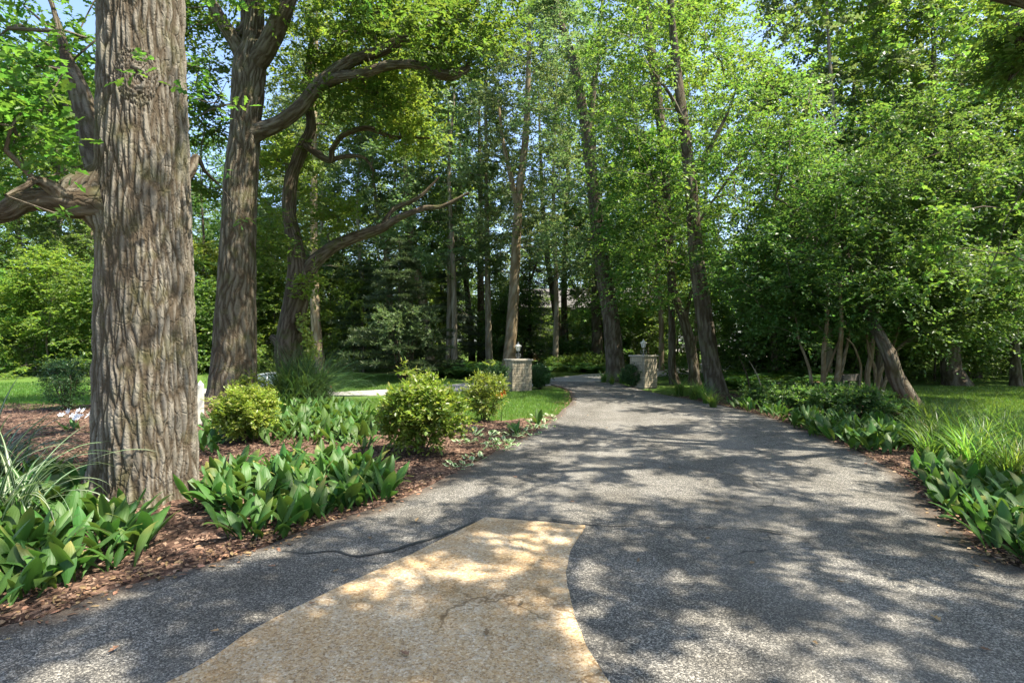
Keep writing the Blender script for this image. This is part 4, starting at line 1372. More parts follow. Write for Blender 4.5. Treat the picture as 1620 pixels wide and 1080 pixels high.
# --- 5. kinds of woodland tree, copied through the far woods
def proto(name, label, h, z0, R, nc, leafm, bark, ls, sd, ntw=9, nlf=14, tl=.95, r0=.17, low=.5, template=DIAMOND, group=None, lean=.5):
    rg = np.random.default_rng(sd)
    n = 7
    z = np.linspace(0, h - .4, n)
    P = np.column_stack([np.cumsum(rg.normal(0, lean / n * 2, n)), np.cumsum(rg.normal(0, lean / n * 2, n)), z])
    P[0, :2] = P[1, :2] * .5
    P, Rr = flare(P, np.linspace(r0, .015, n) ** 1.0, .4, 1.3)
    P[:, :2] -= P[0, :2]
    C = crown_around(rg, P, z0, h, R, nc, low=low)
    return tree(name, label, "tree", (0, 0, 0), [(P, Rr)], C, bark, leafm, rg, ntw, nlf, tl, ls, ls * .65, template, z0 * .7, 12, .5, .02, .1, sides=4, rmin=.012, seed=sd, group=group, droop=.4)


GW = "trees of the far woods"
LW = "tall leafy tree standing in the far woods behind the lane"
GS = "bushes under the far trees"
LS = "dense leafy bush growing under the trees of the far woods"
PR = [proto("woodland_tree", LW, 21, 4.5, 3.9, 150, M_LEAF_SILVER, M_BARK_LIGHT, .19, 501, group=GW),
      proto("woodland_tree", LW, 18, 3.0, 4.6, 180, M_LEAF_MID, M_BARK, .19, 502, r0=.22, group=GW),
      proto("woodland_tree", LW, 23, 6, 4.1, 150, M_LEAF_YOUNG, M_BARK_TAN, .19, 503, group=GW),
      proto("woodland_tree", LW, 14, 2.0, 4.0, 150, M_LEAF_DARK, M_BARK, .16, 504, group=GW)]
BU = [proto("bush", LS, 5.2, .3, 2.6, 90, M_LEAF_MID, M_TWIG, .14, 511, r0=.06, low=.9, tl=.8, group=GS),
      proto("bush", LS, 4.2, .2, 2.5, 80, M_LEAF_DARK, M_TWIG, .13, 512, r0=.06, low=.9, tl=.75, group=GS),
      proto("bush", LS, 6.4, .3, 2.8, 100, M_LEAF_YOUNG, M_TWIG, .14, 513, r0=.07, low=.8, tl=.8, group=GS)]
for o in BU:
    o["category"] = "bush"


def scatter(protos, spots, rgs, smin=.85, smax=1.2, label=None, group=None, cat=None):
    first = {id(p): True for p in protos}
    for (x, y) in spots:
        k = rgs.integers(len(protos))
        p = protos[k]
        s = rgs.uniform(smin, smax)
        rz = rgs.uniform(0, 6.28)
        z = tz(x, y) - .05
        if not p.get("_used"):
            p["_used"] = 1
            p.location = (x, y, z)
            p.rotation_euler[2] = rz
            p.scale = (s, s, s)
            if label:
                p["label"], p["group"] = label, group
        else:
            c = copy_thing(p, (x, y, z), rz, (s, s, s * rgs.uniform(.92, 1.08)), label, group)


def clear_of(x, y):
    """keep the lane, the drive and the house plot open"""
    p = np.array([x]), np.array([y])
    if in_poly(*p, ROAD_POLY)[0] or in_poly(*p, DRIVE_POLY)[0]:
        return False
    if np.min(np.hypot(rc[:, 0] - x, rc[:, 1] - y)) < 3.2:
        return False
    if -1 < x < 14.5 and 48 < y < 63:
        return False
    return True


rgs = np.random.default_rng(77)
spots = []
for y0, y1, n, tanv in ((40, 50, 18, 1.02), (50, 64, 22, 1.02), (66, 88, 36, 1.0), (90, 125, 46, 1.0)):
    for i in range(n):
        y = rgs.uniform(y0, y1)
        x = (-1 + 2 * (i + rgs.uniform(.1, .9)) / n) * tanv * y
        if clear_of(x, y) and not (y < 50 and -5.5 < x < 0) and not (y < 62 and -12 < x < 16 and rgs.random() < .6):
            spots.append((x, y))
scatter(PR, spots, rgs, .85, 1.2)
spots = []
for y0, y1, n in ((38, 46, 26), (46, 58, 34), (60, 80, 40), (85, 125, 60)):
    for i in range(n):
        y = rgs.uniform(y0, y1)
        x = (-1 + 2 * (i + rgs.uniform(.1, .9)) / n) * 1.0 * y
        if clear_of(x, y) and not (-6 < x < -1.5 and y < 84) and not (3 < x / y * 12 < 6 and y < 100):
            spots.append((x, y))
scatter(BU, spots, rgs, .7, 1.3)

# the shrubbery across the left lawn
GL = "tall shrubs across the left lawn"
LL = "tall grey-green shrub in the hedge across the left lawn"
sp = [(-x, y) for x, y in ((31, 31), (28, 29.5), (26, 31), (24, 29.5), (22.5, 31.5), (20.5, 30), (18.5, 32), (16.5, 31.5), (33, 34), (29, 35), (25, 35.5), (21, 35.5), (17.5, 36), (14.2, 34), (13.0, 38))]
b0 = copy_thing(BU[0], (-15, 33, 0), 1.0, 1.1, LL, GL)
b1 = copy_thing(BU[2], (-19, 33.5, 0), 2.0, 1.15, LL, GL)
for o in (b0, b1):
    o["_used"] = 1
scatter([b0, b1], sp, rgs, .85, 1.3, LL, GL)
# trees behind that hedge
GT = "trees behind the left hedge"
LT = "tall tree rising behind the shrubs across the left lawn"
q = [copy_thing(PR[k], (x, y, 0), r, s, LT, GT) for k, x, y, r, s in ((1, -27, 37, 1, 1.0), (2, -34, 40, 2, .95), (3, -20.5, 38, 3, 1.1), (1, -16, 41, 4, 1.0), (3, -31, 33.5, 5, 1.0), (1, -38, 35, .5, 1.1))]
# the dark understorey behind the right lawn
GR = "dark bushes at the back of the right lawn"
LR = "dark bush at the edge of the wood behind the right lawn"
b2 = copy_thing(BU[1], (16.5, 27.5, 0), .4, 1.0, LR, GR)
b3 = copy_thing(BU[0], (20, 29, 0), 1.4, 1.0, LR, GR)
for o in (b2, b3):
    o["_used"] = 1
scatter([b2, b3], [(9.6, 27), (11.8, 26.4), (14.2, 26.8), (19, 25.6), (22, 25), (25.5, 25.5), (23, 28.5), (26.5, 30), (30, 29), (18, 31), (13.5, 30.5), (25, 33), (29.5, 34), (21, 34), (33, 32), (16, 35), (36, 36), (28, 26), (31.5, 25)], rgs, .8, 1.25, LR, GR)
GQ = "trees at the back of the right lawn"
LQ = "leafy tree in the edge of the wood behind the right lawn"
for k, x, y, r, s in ((3, 12.5, 27, .3, 1.0), (1, 17.5, 30, 1.2, 1.15), (3, 22.5, 27.5, 2.2, 1.1), (1, 27, 31, 3.1, 1.2), (3, 30, 27, 4, 1.2), (1, 23, 36, 5, 1.25), (3, 14.5, 22.5, 1.9, .8), (3, 19.2, 18.6, 2.6, .8), (1, 34, 34, 4.4, 1.2), (0, 13.6, 24.5, 3, 1.05), (2, 18.8, 24.5, 1, 1.0), (0, 22.5, 23, 5, 1.0)):
    copy_thing(PR[k], (x, y, 0), r, s, LQ, GQ)
# tall trees filling the woods just beyond the gate
GM = "trees beyond the gate"
LM = "tall thin-stemmed tree in the woods just beyond the gate and lane"
for k, x, y, r, s in ((0, -3.3, 32.5, 1, 1.12), (0, 2.6, 34.5, 2.2, 1.1), (0, -9.5, 36, 1, 1.05), (2, -6.8, 38.5, 2, 1.0), (0, -4.0, 35.5, 3, 1.1), (0, 6.4, 41, 2.5, 1.1), (2, 8.8, 33.5, 1.2, 1.0), (2, 12.0, 37, 4.2, 1.1), (3, 12.8, 46, 3.0, 1.0), (0, -12.5, 37, 5.5, 1.05), (1, -7.5, 44, .7, 1.2)):
    copy_thing(PR[k], (x, y, tz(x, y)), r, s, LM, GM)
for k, x, y, r, s in ((0, 6.0, 46.2, 1, .8), (2, 8.2, 45, 2, .7), (0, 10.4, 46.5, 3, .85), (1, 12.5, 45.5, 4, .9), (0, -.6, 47.2, 5, .8)):
    copy_thing(BU[k], (x, y, tz(x, y)), r, s, "dense leafy bush in front of the tan house", "bushes in front of the tan house")
GB = "sunlit bushes beyond the gate"
b4 = copy_thing(BU[2], (-9.2, 33, tz(-9.2, 33)), .3, .8, "sunlit leafy bush in the woods beyond the gate", GB)
for k, x, y, r, s in ((2, -6.4, 40, 1, 1.0), (0, -3.2, 46, 2, 1.0), (2, -.6, 43, 3, 1.0), (2, 6.9, 42.5, 4, 1.1), (0, 9.2, 38.5, 5, 1.05), (2, 11.6, 40, 6, 1.1), (2, -11.5, 36, .5, 1.1), (0, 4.8, 45.5, .9, .75), (2, 14.2, 37.5, 2.2, 1.0)):
    copy_thing(BU[k], (x, y, tz(x, y)), r, s, "sunlit leafy bush in the woods beyond the gate", GB)
# three trees outside the right edge, between the sun and the garden
GO = "trees beyond the right edge of the drive"
LO = "leafy tree growing beyond the right edge, its crown over the drive"
po = proto("woodland_tree", LO, 13.5, 3.0, 4.2, 98, M_LEAF_MID, M_BARK, .14, 505, ntw=9, nlf=14, tl=.65, group=GO)
po.location, po.rotation_euler[2] = (12.2, 12.4, 0), .6
for x, y, r, s in ((9.4, 2.6, 2.0, 1.0), (17.5, 6, 3, 1.0), (6.6, -1.2, 4.2, 1.02), (14.5, 8.5, 1.2, 1.0)):
    copy_thing(po, (x, y, 0), r, s)


# --- 6. conifers
def conifer(name, label, h, z0, R, whorls, per, mat, sd, droop, nl, nlen, fluffy):
    rg = np.random.default_rng(sd)
    t = thing(name, label, "conifer")
    P = np.column_stack([np.zeros(8), np.zeros(8), np.linspace(-.1, h, 8)])
    P, Rr = resample(P, np.linspace(h * .016, .01, 8), .5)
    V, F, bk, dp = bark_tube(P, Rr, .4, 12, .015, .08, seed=sd)
    obj("trunk", new_mesh("trunk", V, F, M_BARK, True, {"bk": ('FLOAT_VECTOR', 'POINT', bk), "ridge": ('FLOAT', 'POINT', dp)}), t)
    fo, recs = Foliage(), []
    for w in range(whorls):
        z = z0 + (h - z0) * (w + rg.uniform(0, .6)) / whorls
        L0 = R * (1 - (z - z0) / (h - z0)) ** .8 + .15
        for b in range(per):
            a = rg.uniform(0, 6.283)
            L = L0 * rg.uniform(.65, 1.15)
            d = np.array([math.cos(a), math.sin(a), 0])
            tt = np.linspace(0, 1, 6)[:, None]
            B = np.array([0, 0, z]) + d * L * tt + np.array([0, 0, 1.0]) * (L * (.12 * tt - droop * tt ** 2 + droop * .45 * tt ** 3))
            recs.append((B, np.linspace(.008 + .007 * L, .004, 6)))
            n = int(nl * L)
            u = rg.uniform(.15, 1, n) ** .8
            base = np.column_stack([np.interp(u, tt[:, 0], B[:, k]) for k in range(3)])
            sd_ = np.array([-d[1], d[0], 0])
            wv = rg.normal(0, .28, n) * (1.05 - u) * L * .9
            base += sd_ * wv[:, None]
            base[:, 2] -= np.abs(wv) * droop * .8 + rg.uniform(0, .16, n) * (1 if droop > .3 else .3)
            D = d * .8 + sd_ * np.sign(wv)[:, None] * .7 + rg.normal(0, fluffy, (n, 3)) + [0, 0, .25 if droop < .3 else -.5]
            fo.add(*leaf_geo(base, D, rg.normal(0, .5, (n, 3)) + [0, 0, 1], rg.uniform(.7, 1.3, n) * nlen, nlen * .16, DIAMOND, rg))
    obj("branches", branch_mesh("branches", recs, M_TWIG, 4), t)["kind"] = "stuff"
    obj("needles", fo.mesh("needles", mat), t)
    return t


pine = conifer("pine_tree", "broad dark fluffy pine with low drooping boughs, left of the lane", 6.8, .3, 2.8, 21, 7, M_NEEDLE, 601, .15, 150, .24, .5)
pine.location = (*((np.array([632, 0]) - 810)[0:1] / FPX * 27.5), 27.5, 0)
sp1 = conifer("spruce_tree", "tall spruce with hanging boughs right of the dark pine", 11.5, .3, 2.2, 30, 7, M_SPRUCE, 602, .5, 170, .17, .25)
sp1.location = ((716 - 810) / FPX * 39, 39, 0)
copy_thing(sp1, ((838 - 810) / FPX * 43, 43, 0), 2.0, 1.0, "spruce with pale sunlit boughs behind the lamp of the left gate pillar")
copy_thing(sp1, ((792 - 810) / FPX * 46, 46, 0), 4.0, .9, "dark spruce behind the forked tree at the left gate pillar")
copy_thing(pine, ((1235 - 810) / FPX * 29, 29, 0), 2.6, 1.05, "dark pine with low boughs behind the two many-stemmed trees")
copy_thing(pine, ((575 - 810) / FPX * 33, 33, 0), 1.3, .95, "smaller pine half hidden behind the broad dark pine")


# --- 7. shrubs
def shrub(name, label, cat, loc, h, w, nc, leafm, ls, lw, sd, ntw=7, nlf=9, tl=.2, z0=.12, template=OVAL, stems=7, group=None, shell=2.6, uneven=1.0, **kw):
    rg = np.random.default_rng(sd)
    t = thing(name, label, cat, loc, 0, group)
    lines = []
    for k in range(stems):
        a = k / stems * 6.283 + rg.uniform(0, .5)
        d = np.array([math.cos(a), math.sin(a)]) * rg.uniform(.2, .8) * w * .5
        P = np.array([(d[0] * .15, d[1] * .15, -.04), (d[0] * .45, d[1] * .45, h * .3), (d[0] * .75, d[1] * .75, h * .55)])
        lines.append((P, np.array([.016, .012, .008]) * max(.7, h)))
    C = blob(rg, (0, 0, z0 + (h - z0) * .52), (w * .47, w * .47, (h - z0) * .46), nc, shell)
    C *= 1 + (vnoise(C * 2.2, sd)[:, None] - .5) * np.array([.5, .5, .3]) * uneven
    C[:, 2] += np.where(rg.random(nc) < .14 * uneven, rg.uniform(.05, .22, nc) * h, 0)
    C[:, :2] *= np.where(rg.random(nc) < .15 * uneven, rg.uniform(1.1, 1.35, nc), 1)[:, None]
    mb = MB()
    for P, R in lines:
        mb.tube(*resample(P, R, .1), 5)
    obj("stems", mb.mesh("stems", M_TWIG, True), t)["kind"] = "stuff"
    recs = grow(lines, C, rg, .05, tip=.0022, seg=.15)
    obj("branches", branch_mesh("branches", recs, M_TWIG, 4), t)["kind"] = "stuff"
    fo = Foliage()
    out = unit(C - np.array([0, 0, h * .35]))
    kw.setdefault('zflat', 1.0)
    fo.add(*sprays(C, out, rg, ntw, nlf, tl, ls, lw, template, **kw))
    obj("foliage", fo.mesh("foliage", leafm), t)
    return t


def gp(px, py):
    x, y = G(px, py)
    return (x, y, mulch_z(x, y) if py > 640 else tz(x, y))


shrub("shrub", "large lime-green bushy shrub in the middle of the left bed", "shrub", gp(662, 722), 1.02, 1.3, 190, M_LIME, .068, .038, 701, 8, 10, .2, .1, droop=.1, up=.5)
shrub("shrub", "yellow-green rounded shrub in front of the second oak", "shrub", gp(388, 702), .88, 1.0, 150, M_GOLD, .056, .032, 702, 8, 10, .17, .08, droop=.1, up=.5)
shrub("shrub", "smaller twiggy green shrub between the large lime shrub and the lawn", "shrub", gp(768, 668), .98, 1.0, 100, M_LIME, .055, .03, 703, 7, 9, .19, .1, droop=.1, up=.5)
shrub("shrub", "small leafy shrub tucked against the foot of the second oak", "shrub", (*W(392, 640, 13.4)[:2], .1), .75, .8, 40, M_LEAF_YOUNG, .06, .035, 704)
bx = shrub("boxwood_ball", "dark clipped boxwood ball right of the left gate pillar", "boxwood", (*G(853, 615), 0), .88, .92, 330, M_BOX, .036, .024, 705, 8, 8, .085, .03, shell=6, uneven=.12, droop=0, up=.2, outw=.4)
copy_thing(bx, (*G(1002, 613), 0), 2.2, 1.02, "dark clipped boxwood ball left of the right gate pillar")
shrub("yew_bush", "low dark green evergreen bush on the lawn left of the big oak", "shrub", gp(108, 650), 1.35, 1.3, 120, M_YEW, .06, .02, 706, 8, 10, .22, .05, template=DIAMOND)
shrub("shrub", "loose blue-green shrub with dark stems right of the broad pine", "shrub", (*G(640, 600), 0), 3.4, 2.8, 110, M_LEAF_SILVER, .09, .055, 707, 8, 10, .45, .9, stems=9)
shrub("shrub", "variegated shrub growing against the left gate pillar", "shrub", (*G(786, 622), 0), 1.0, .75, 60, M_HOSTA, .06, .03, 708, 6, 8, .18, .1)
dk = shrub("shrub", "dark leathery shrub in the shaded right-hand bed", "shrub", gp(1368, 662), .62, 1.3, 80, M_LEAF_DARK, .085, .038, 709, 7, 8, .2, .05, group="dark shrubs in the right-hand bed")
for px, py, s in ((1310, 658, .95), (1255, 652, .9), (1205, 645, .8), (1330, 645, .9), (1412, 668, .7), (1275, 640, .9), (1230, 638, .8)):
    copy_thing(dk, gp(px, py), px * .37, s)
# low bushes edging the lane
lb = shrub("low_bush", "low green bush in the border beyond the lane", "shrub", (*G(880, 586), 0), .8, 1.5, 60, M_LEAF_MID, .09, .05, 710, 7, 8, .3, .05, group="low bushes beyond the lane")
for px, py, s in ((905, 587, 1), (925, 588, 1.05), (950, 589, .95), (965, 586, 1.1), (870, 582, .9), (935, 583, 1.2), (1010, 580, 1.1), (1050, 578, .9), (1085, 573, .9)):
    copy_thing(lb, (*G(px, py), 0), px * .7, s)


# ------------------------------------------------------------------ blades, fans and broad leaves
def blade_mesh(name, mat, L, w, bend, seg=9, twist=0.0, fold=.15, wave=0.0, prof=None, nside=1, sd=0):
    """one leaf or blade rising from the origin and arching over towards +X"""
    rg = np.random.default_rng(sd)
    t = np.linspace(0, 1, seg + 1)
    ang = math.pi / 2 - bend * t ** 1.4
    ds = L / seg
    x = np.concatenate([[0], np.cumsum(np.cos(ang[:-1]) * ds)])
    z = np.concatenate([[0], np.cumsum(np.sin(ang[:-1]) * ds)])
    wd = w * (prof(t) if prof else np.clip(1.15 * (1 - t) ** .6 * (.55 + .45 * np.minimum(1, t * 5)), .02, 1))
    cols = np.linspace(-1, 1, 2 * nside + 1)
    nx_, nz_ = -np.sin(ang), np.cos(ang)
    V, A = [], []
    for i in range(seg + 1):
        tw = twist * t[i]
        for c in cols:
            y = c * wd[i] / 2 * math.cos(tw)
            h = (abs(c) * fold * wd[i] + c * wd[i] / 2 * math.sin(tw) + wave * w * math.sin(t[i] * 9 + c * 1.3 + sd) * abs(c))
            V.append((x[i] + nx_[i] * -h, y, z[i] + nz_[i] * h))
            A.append(c)
    k = len(cols)
    i = (np.arange(seg) * k)[:, None] + np.arange(k - 1)
    F = np.stack([i, i + 1, i + k + 1, i + k], -1).reshape(-1, 4)
    return new_mesh(name, np.array(V), [F], mat, True, {"across": ('FLOAT', 'POINT', A), "along": ('FLOAT', 'POINT', np.repeat(t, len(cols))), "rnd": ('FLOAT', 'FACE', np.full(len(F), rg.random()))})


def blades_geo(rg, n, L, w, spread, bend, r0, seg=5):
    """many blades in one mesh: V, F(quads), rnd"""
    a = rg.uniform(0, 6.283, n)
    ln = L * rg.uniform(.55, 1.15, n)
    b = bend * rg.uniform(.4, 1.25, n)
    lean = spread * rg.uniform(.05, 1, n)
    t = np.linspace(0, 1, seg + 1)
    ang = (math.pi / 2 - lean)[:, None] - b[:, None] * t[None] ** 1.3
    ds = (ln / seg)[:, None]
    x = np.concatenate([np.zeros((n, 1)), np.cumsum(np.cos(ang[:, :-1]) * ds, 1)], 1)
    z = np.concatenate([np.zeros((n, 1)), np.cumsum(np.sin(ang[:, :-1]) * ds, 1)], 1)
    wd = w * rg.uniform(.7, 1.2, n)[:, None] * np.clip((1 - t) ** .7 * 1.1, .03, 1)[None] / 2
    ca, sa = np.cos(a)[:, None], np.sin(a)[:, None]
    rr = r0 * np.sqrt(rg.random(n))[:, None]
    a2 = rg.uniform(0, 6.283, n)[:, None]
    bx_, by_ = rr * np.cos(a2), rr * np.sin(a2)
    yaw = rg.normal(0, .5, n)[:, None]
    sx, sy = -np.sin(a[:, None] + yaw), np.cos(a[:, None] + yaw)
    cx, cy = bx_ + x * ca, by_ + x * sa
    V = np.stack([np.stack([cx - sx * wd, cy - sy * wd, z], -1), np.stack([cx + sx * wd, cy + sy * wd, z + wd * .3], -1)], 2)
    k = 2 * (seg + 1)
    i = (np.arange(n) * k)[:, None] + np.arange(seg) * 2
    F = np.stack([i, i + 1, i + 3, i + 2], -1).reshape(-1, 4)
    R = np.repeat(rg.random(n), seg)
    return V.reshape(-1, 3), F, R


def tuft(name, mat, rg, *a, **k):
    V, F, R = blades_geo(rg, *a, **k)
    return new_mesh(name, V, [F], mat, True, {"rnd": ('FLOAT', 'FACE', R)})


# --- broad lily leaves: each plant is a fan of separate leaves
lp_prof = lambda t: np.clip(np.where(t < .22, .12 + .2 * (t / .22), np.sin(np.clip((t - .22) / .78, 0, 1) ** .82 * math.pi * .93 + .2) ** .85), .03, 1)
LILY = [blade_mesh("leaf", M_LILY, 1.0, .22 + .04 * (k % 3), .4 + .26 * (k % 5), 7, (k % 3 - 1) * .5, .22, .05 * (k % 2), lp_prof, 2, k) for k in range(10)]
HOSTA = [blade_mesh("leaf", M_HOSTA, 1.0, .5, .9 + .3 * k, 6, (k - 1) * .3, .2, .05, lp_prof, 2, 40 + k) for k in range(3)]


def leaf_plant(name, label, cat, group, loc, rg, nleaf, L, meshes, lean=(.1, .75), spread=.05, az=None):
    t = thing(name, label, cat, loc, 0, group)
    for j in range(nleaf):
        a = (rg.uniform(0, 6.283) if az is None else az + rg.normal(0, 1.1))
        s = L * rg.uniform(.5, 1.25)
        ln = rg.uniform(*lean)
        o = obj("leaf", meshes[rg.integers(len(meshes))], t, (rg.normal(0, spread), rg.normal(0, spread), -.01), (0, ln, a), (s, s * rg.uniform(.85, 1.15), s))
        o.rotation_mode = 'XYZ'
    return t


MASS = []                                        # leaves of the farther patches, past the number one could pick apart


def mass_plant(loc, rg, nleaf, L, meshes, lean=(.1, .75), spread=.05):
    for j in range(nleaf):
        me = meshes[rg.integers(len(meshes))]
        v = np.empty(len(me.vertices) * 3, np.float32)
        me.vertices.foreach_get("co", v)
        s = L * rg.uniform(.7, 1.2)
        M = np.array(Euler((0, rg.uniform(*lean), rg.uniform(0, 6.283))).to_matrix()) * s
        ac = np.empty(len(me.vertices), np.float32)
        me.attributes["across"].data.foreach_get("value", ac)
        f = np.empty(len(me.loops), np.int32)
        me.loops.foreach_get("vertex_index", f)
        MASS.append((v.reshape(-1, 3) @ M.T + np.array(loc) + [rg.normal(0, spread), rg.normal(0, spread), -.01], f.reshape(-1, 4), ac, rg.random()))


def patch(poly_px, n, nleaf, L, label, group, sd, meshes=LILY, name="lily_plant", cat="lily", mind=.11, mass=False, **kw):
    rg = np.random.default_rng(sd)
    poly = np.array([G(*p) for p in poly_px])
    lo, hi = poly.min(0), poly.max(0)
    got = []
    for _ in range(20000):
        if len(got) >= n:
            break
        p = rg.uniform(lo, hi)
        if not in_poly(p[:1], p[1:], poly)[0] or in_poly(p[:1], p[1:], DRIVE_POLY)[0]:
            continue
        if np.hypot(p[0] - ox, p[1] - D1) < .72:
            continue
        if got and min(np.hypot(p[0] - g[0], p[1] - g[1]) for g in got) < mind:
            continue
        got.append(p)
    for p in got:
        if mass:
            mass_plant((p[0], p[1], mulch_z(*p)), rg, int(rg.integers(nleaf[0], nleaf[1] + 1)), L, meshes, **kw)
            continue
        leaf_plant(name, label, cat, group, (p[0], p[1], mulch_z(*p)), rg, int(rg.integers(nleaf[0], nleaf[1] + 1)), L, meshes, **kw)
    return len(got)


patch([(-60, 768), (60, 760), (120, 770), (150, 800), (262, 868), (225, 890), (165, 915), (85, 935), (20, 985), (-80, 1010)], 104, (5, 8), .37,
      "broad-leaved lily plant in the dark green patch left of the big oak's foot", "lilies left of the big oak", 801, mind=.09, spread=.06)
patch([(318, 812), (332, 765), (420, 745), (545, 742), (622, 765), (642, 786), (560, 815), (455, 846), (400, 868), (370, 862), (355, 835)], 106, (6, 8), .38,
      "lily plant in the patch between the big oak's foot and the drive", "lilies right of the big oak", 802, mind=.09, spread=.06)
patch([(330, 690), (345, 668), (450, 650), (560, 655), (600, 690), (570, 705), (455, 700), (440, 710)], 190, (5, 6), .42,
      "lily plant in the patch behind the yellow-green shrub", "lilies behind the yellow-green shrub", 803, mass=True, mind=.1, spread=.1)
patch([(325, 705), (350, 690), (352, 712), (330, 725)], 8, (4, 6), .34,
      "lily plant squeezed between the big oak and the yellow-green shrub", "lilies beside the yellow-green shrub", 804, mind=.15, spread=.08)
patch([(455, 712), (470, 700), (590, 700), (600, 718), (520, 722)], 14, (4, 6), .26,
      "small bright lily plant on the mulch left of the large lime shrub", "small lilies left of the lime shrub", 805, mass=True, mind=.15, spread=.07)
patch([(1245, 668), (1290, 668), (1440, 690), (1450, 715), (1400, 722), (1330, 712), (1270, 690)], 100, (5, 6), .38,
      "bright lily plant in the patch at the inner edge of the right-hand bed", "lilies at the edge of the right bed", 806, mass=True, mind=.14, spread=.1)
patch([(1448, 745), (1500, 755), (1560, 768), (1660, 790), (1720, 930), (1640, 905), (1580, 878), (1530, 835), (1480, 795)], 90, (6, 8), .36,
      "lily plant right of the drive, in front of the daylilies", "lilies in front of the daylilies", 807, mind=.1, spread=.07)
patch([(1150, 650), (1165, 640), (1245, 652), (1250, 668), (1200, 664)], 18, (4, 6), .34,
      "shaded lily plant beside the furrowed brown trunk at the drive's right edge", "lilies beside the furrowed brown trunk", 808, mass=True, mind=.2, spread=.1)
patch([(795, 694), (805, 682), (830, 690), (815, 704)], 2, (5, 6), .3, "dark lily plant among the white-edged groundcover, nearer one", "lilies in the groundcover", 809, mind=.2)
patch([(832, 672), (845, 664), (870, 668), (850, 678)], 2, (5, 6), .34, "tall-leaved lily plant at the front edge of the gate lawn", "lilies by the gate lawn", 810, mind=.3)

n = 0
V, F, A, R = [], [], [], []
for v, f, a_, r_ in MASS:
    V.append(v), F.append(f + n), A.append(a_), R.append(np.full(len(f), r_))
    n += len(v)
tag(obj("lily_plants", new_mesh("lily_plants", np.concatenate(V), [np.concatenate(F)], M_LILY, True,
        {"across": ('FLOAT', 'POINT', np.concatenate(A)), "rnd": ('FLOAT', 'FACE', np.concatenate(R))})), kind="stuff")

# white-edged groundcover
rg = np.random.default_rng(820)
for i, (px, py, s) in enumerate(((770, 690, 1.2), (745, 700, 1), (845, 690, 1.1), (862, 678, 1.1), (880, 668, 1), (832, 703, 1), (818, 712, .9), (725, 682, 1.1), (798, 702, .9), (870, 690, .8), (720, 742, 1.0), (765, 725, .8), (805, 706, .8), (895, 660, .8))):
    x, y = G(px, py)
    while in_poly(np.array([x + .12]), np.array([y]), DRIVE_POLY)[0]:
        x -= .1
    leaf_plant("groundcover_plant", "low pale-edged groundcover plant near the drive in the left bed", "groundcover", "pale-edged groundcover in the left bed",
               (x, y, mulch_z(x, y)), rg, 24, .14 * s, HOSTA, (.4, 1.2), .15 * s)

# --- striped ornamental grass at the left edge, blade by blade
rg = np.random.default_rng(830)
SB = [blade_mesh("blade", M_STRIPE, 1.0, .024, .9 + .32 * k, 14, (k % 3 - 1) * .8, .12, 0, None, 1, 60 + k) for k in range(8)]
for gx_, gy_, n, L, lab in ((-4.6, 5.1, 110, 1.2, "arching grass with white-striped blades left of the big oak, the nearer clump"),
                            (-6.0, 6.6, 110, 1.35, "arching grass with white-striped blades at the left edge, the clump behind")):
    t = thing("striped_grass", lab, "ornamental grass", (gx_, gy_, .03))
    for j in range(n):
        s = L * rg.uniform(.55, 1.15)
        obj("blade", SB[rg.integers(8)], t, (rg.normal(0, .1), rg.normal(0, .1), 0), (0, rg.uniform(.02, .55), rg.uniform(0, 6.283)), (s, s, s))

# --- fountain grass in front of the gnarled oak
rg = np.random.default_rng(840)
fg = thing("fountain_grass", "big dark fountain grass clump in front of the gnarled oak", "ornamental grass", (*G(474, 644), 0))
obj("blades", tuft("blades", M_BLADE_DARK, rg, 2600, 1.95, .017, .95, 1.75, .6, 8), fg)["kind"] = "stuff"

# --- daylilies and grasses on the right
rg = np.random.default_rng(850)
DT = [tuft("blades", M_BLADE, np.random.default_rng(851 + k), 150, .8, .02, .55, 1.4, .12, 7) for k in range(3)]


def tufts(pts, label, group, s0, name="daylily_clump", cat="daylily"):
    for i, (px, py) in enumerate(pts):
        x, y = G(px, py)
        t = thing(name, label, cat, (x, y, mulch_z(x, y)), rg.uniform(0, 6.28), group, (s0 * rg.uniform(.85, 1.2),) * 3)
        obj("blades", DT[i % 3], t)["kind"] = "stuff"


tufts([(1460, 712), (1490, 722), (1520, 730), (1555, 742), (1590, 752), (1630, 770), (1480, 702), (1510, 708), (1545, 716), (1580, 724), (1615, 734), (1650, 750), (1500, 694), (1535, 700), (1570, 706), (1605, 712), (1640, 722), (1470, 733), (1535, 752), (1600, 775)],
      "bright green daylily clump in the bed on the right edge", "daylilies on the right", .92)
tufts([(1118, 640), (1098, 634), (1128, 646), (1075, 627), (1105, 630)], "grassy daylily clump at the foot of the furrowed brown trunk", "daylilies by the furrowed brown trunk", .75)
tufts([(955, 606), (968, 609), (985, 608)], "small daylily clump at the foot of the tree at the far bend", "daylilies at the far bend", .7)
tufts([(1455, 660), (1470, 665), (1490, 662)], "small grass clump on the lawn beside the stout leaning trunk", "grass clumps by the stout trunk", .55, "grass_clump", "grass clump")
tufts([(600, 672), (572, 668), (625, 676)], "low iris clump behind the large lime shrub", "iris clumps", .5, "iris_clump", "iris")


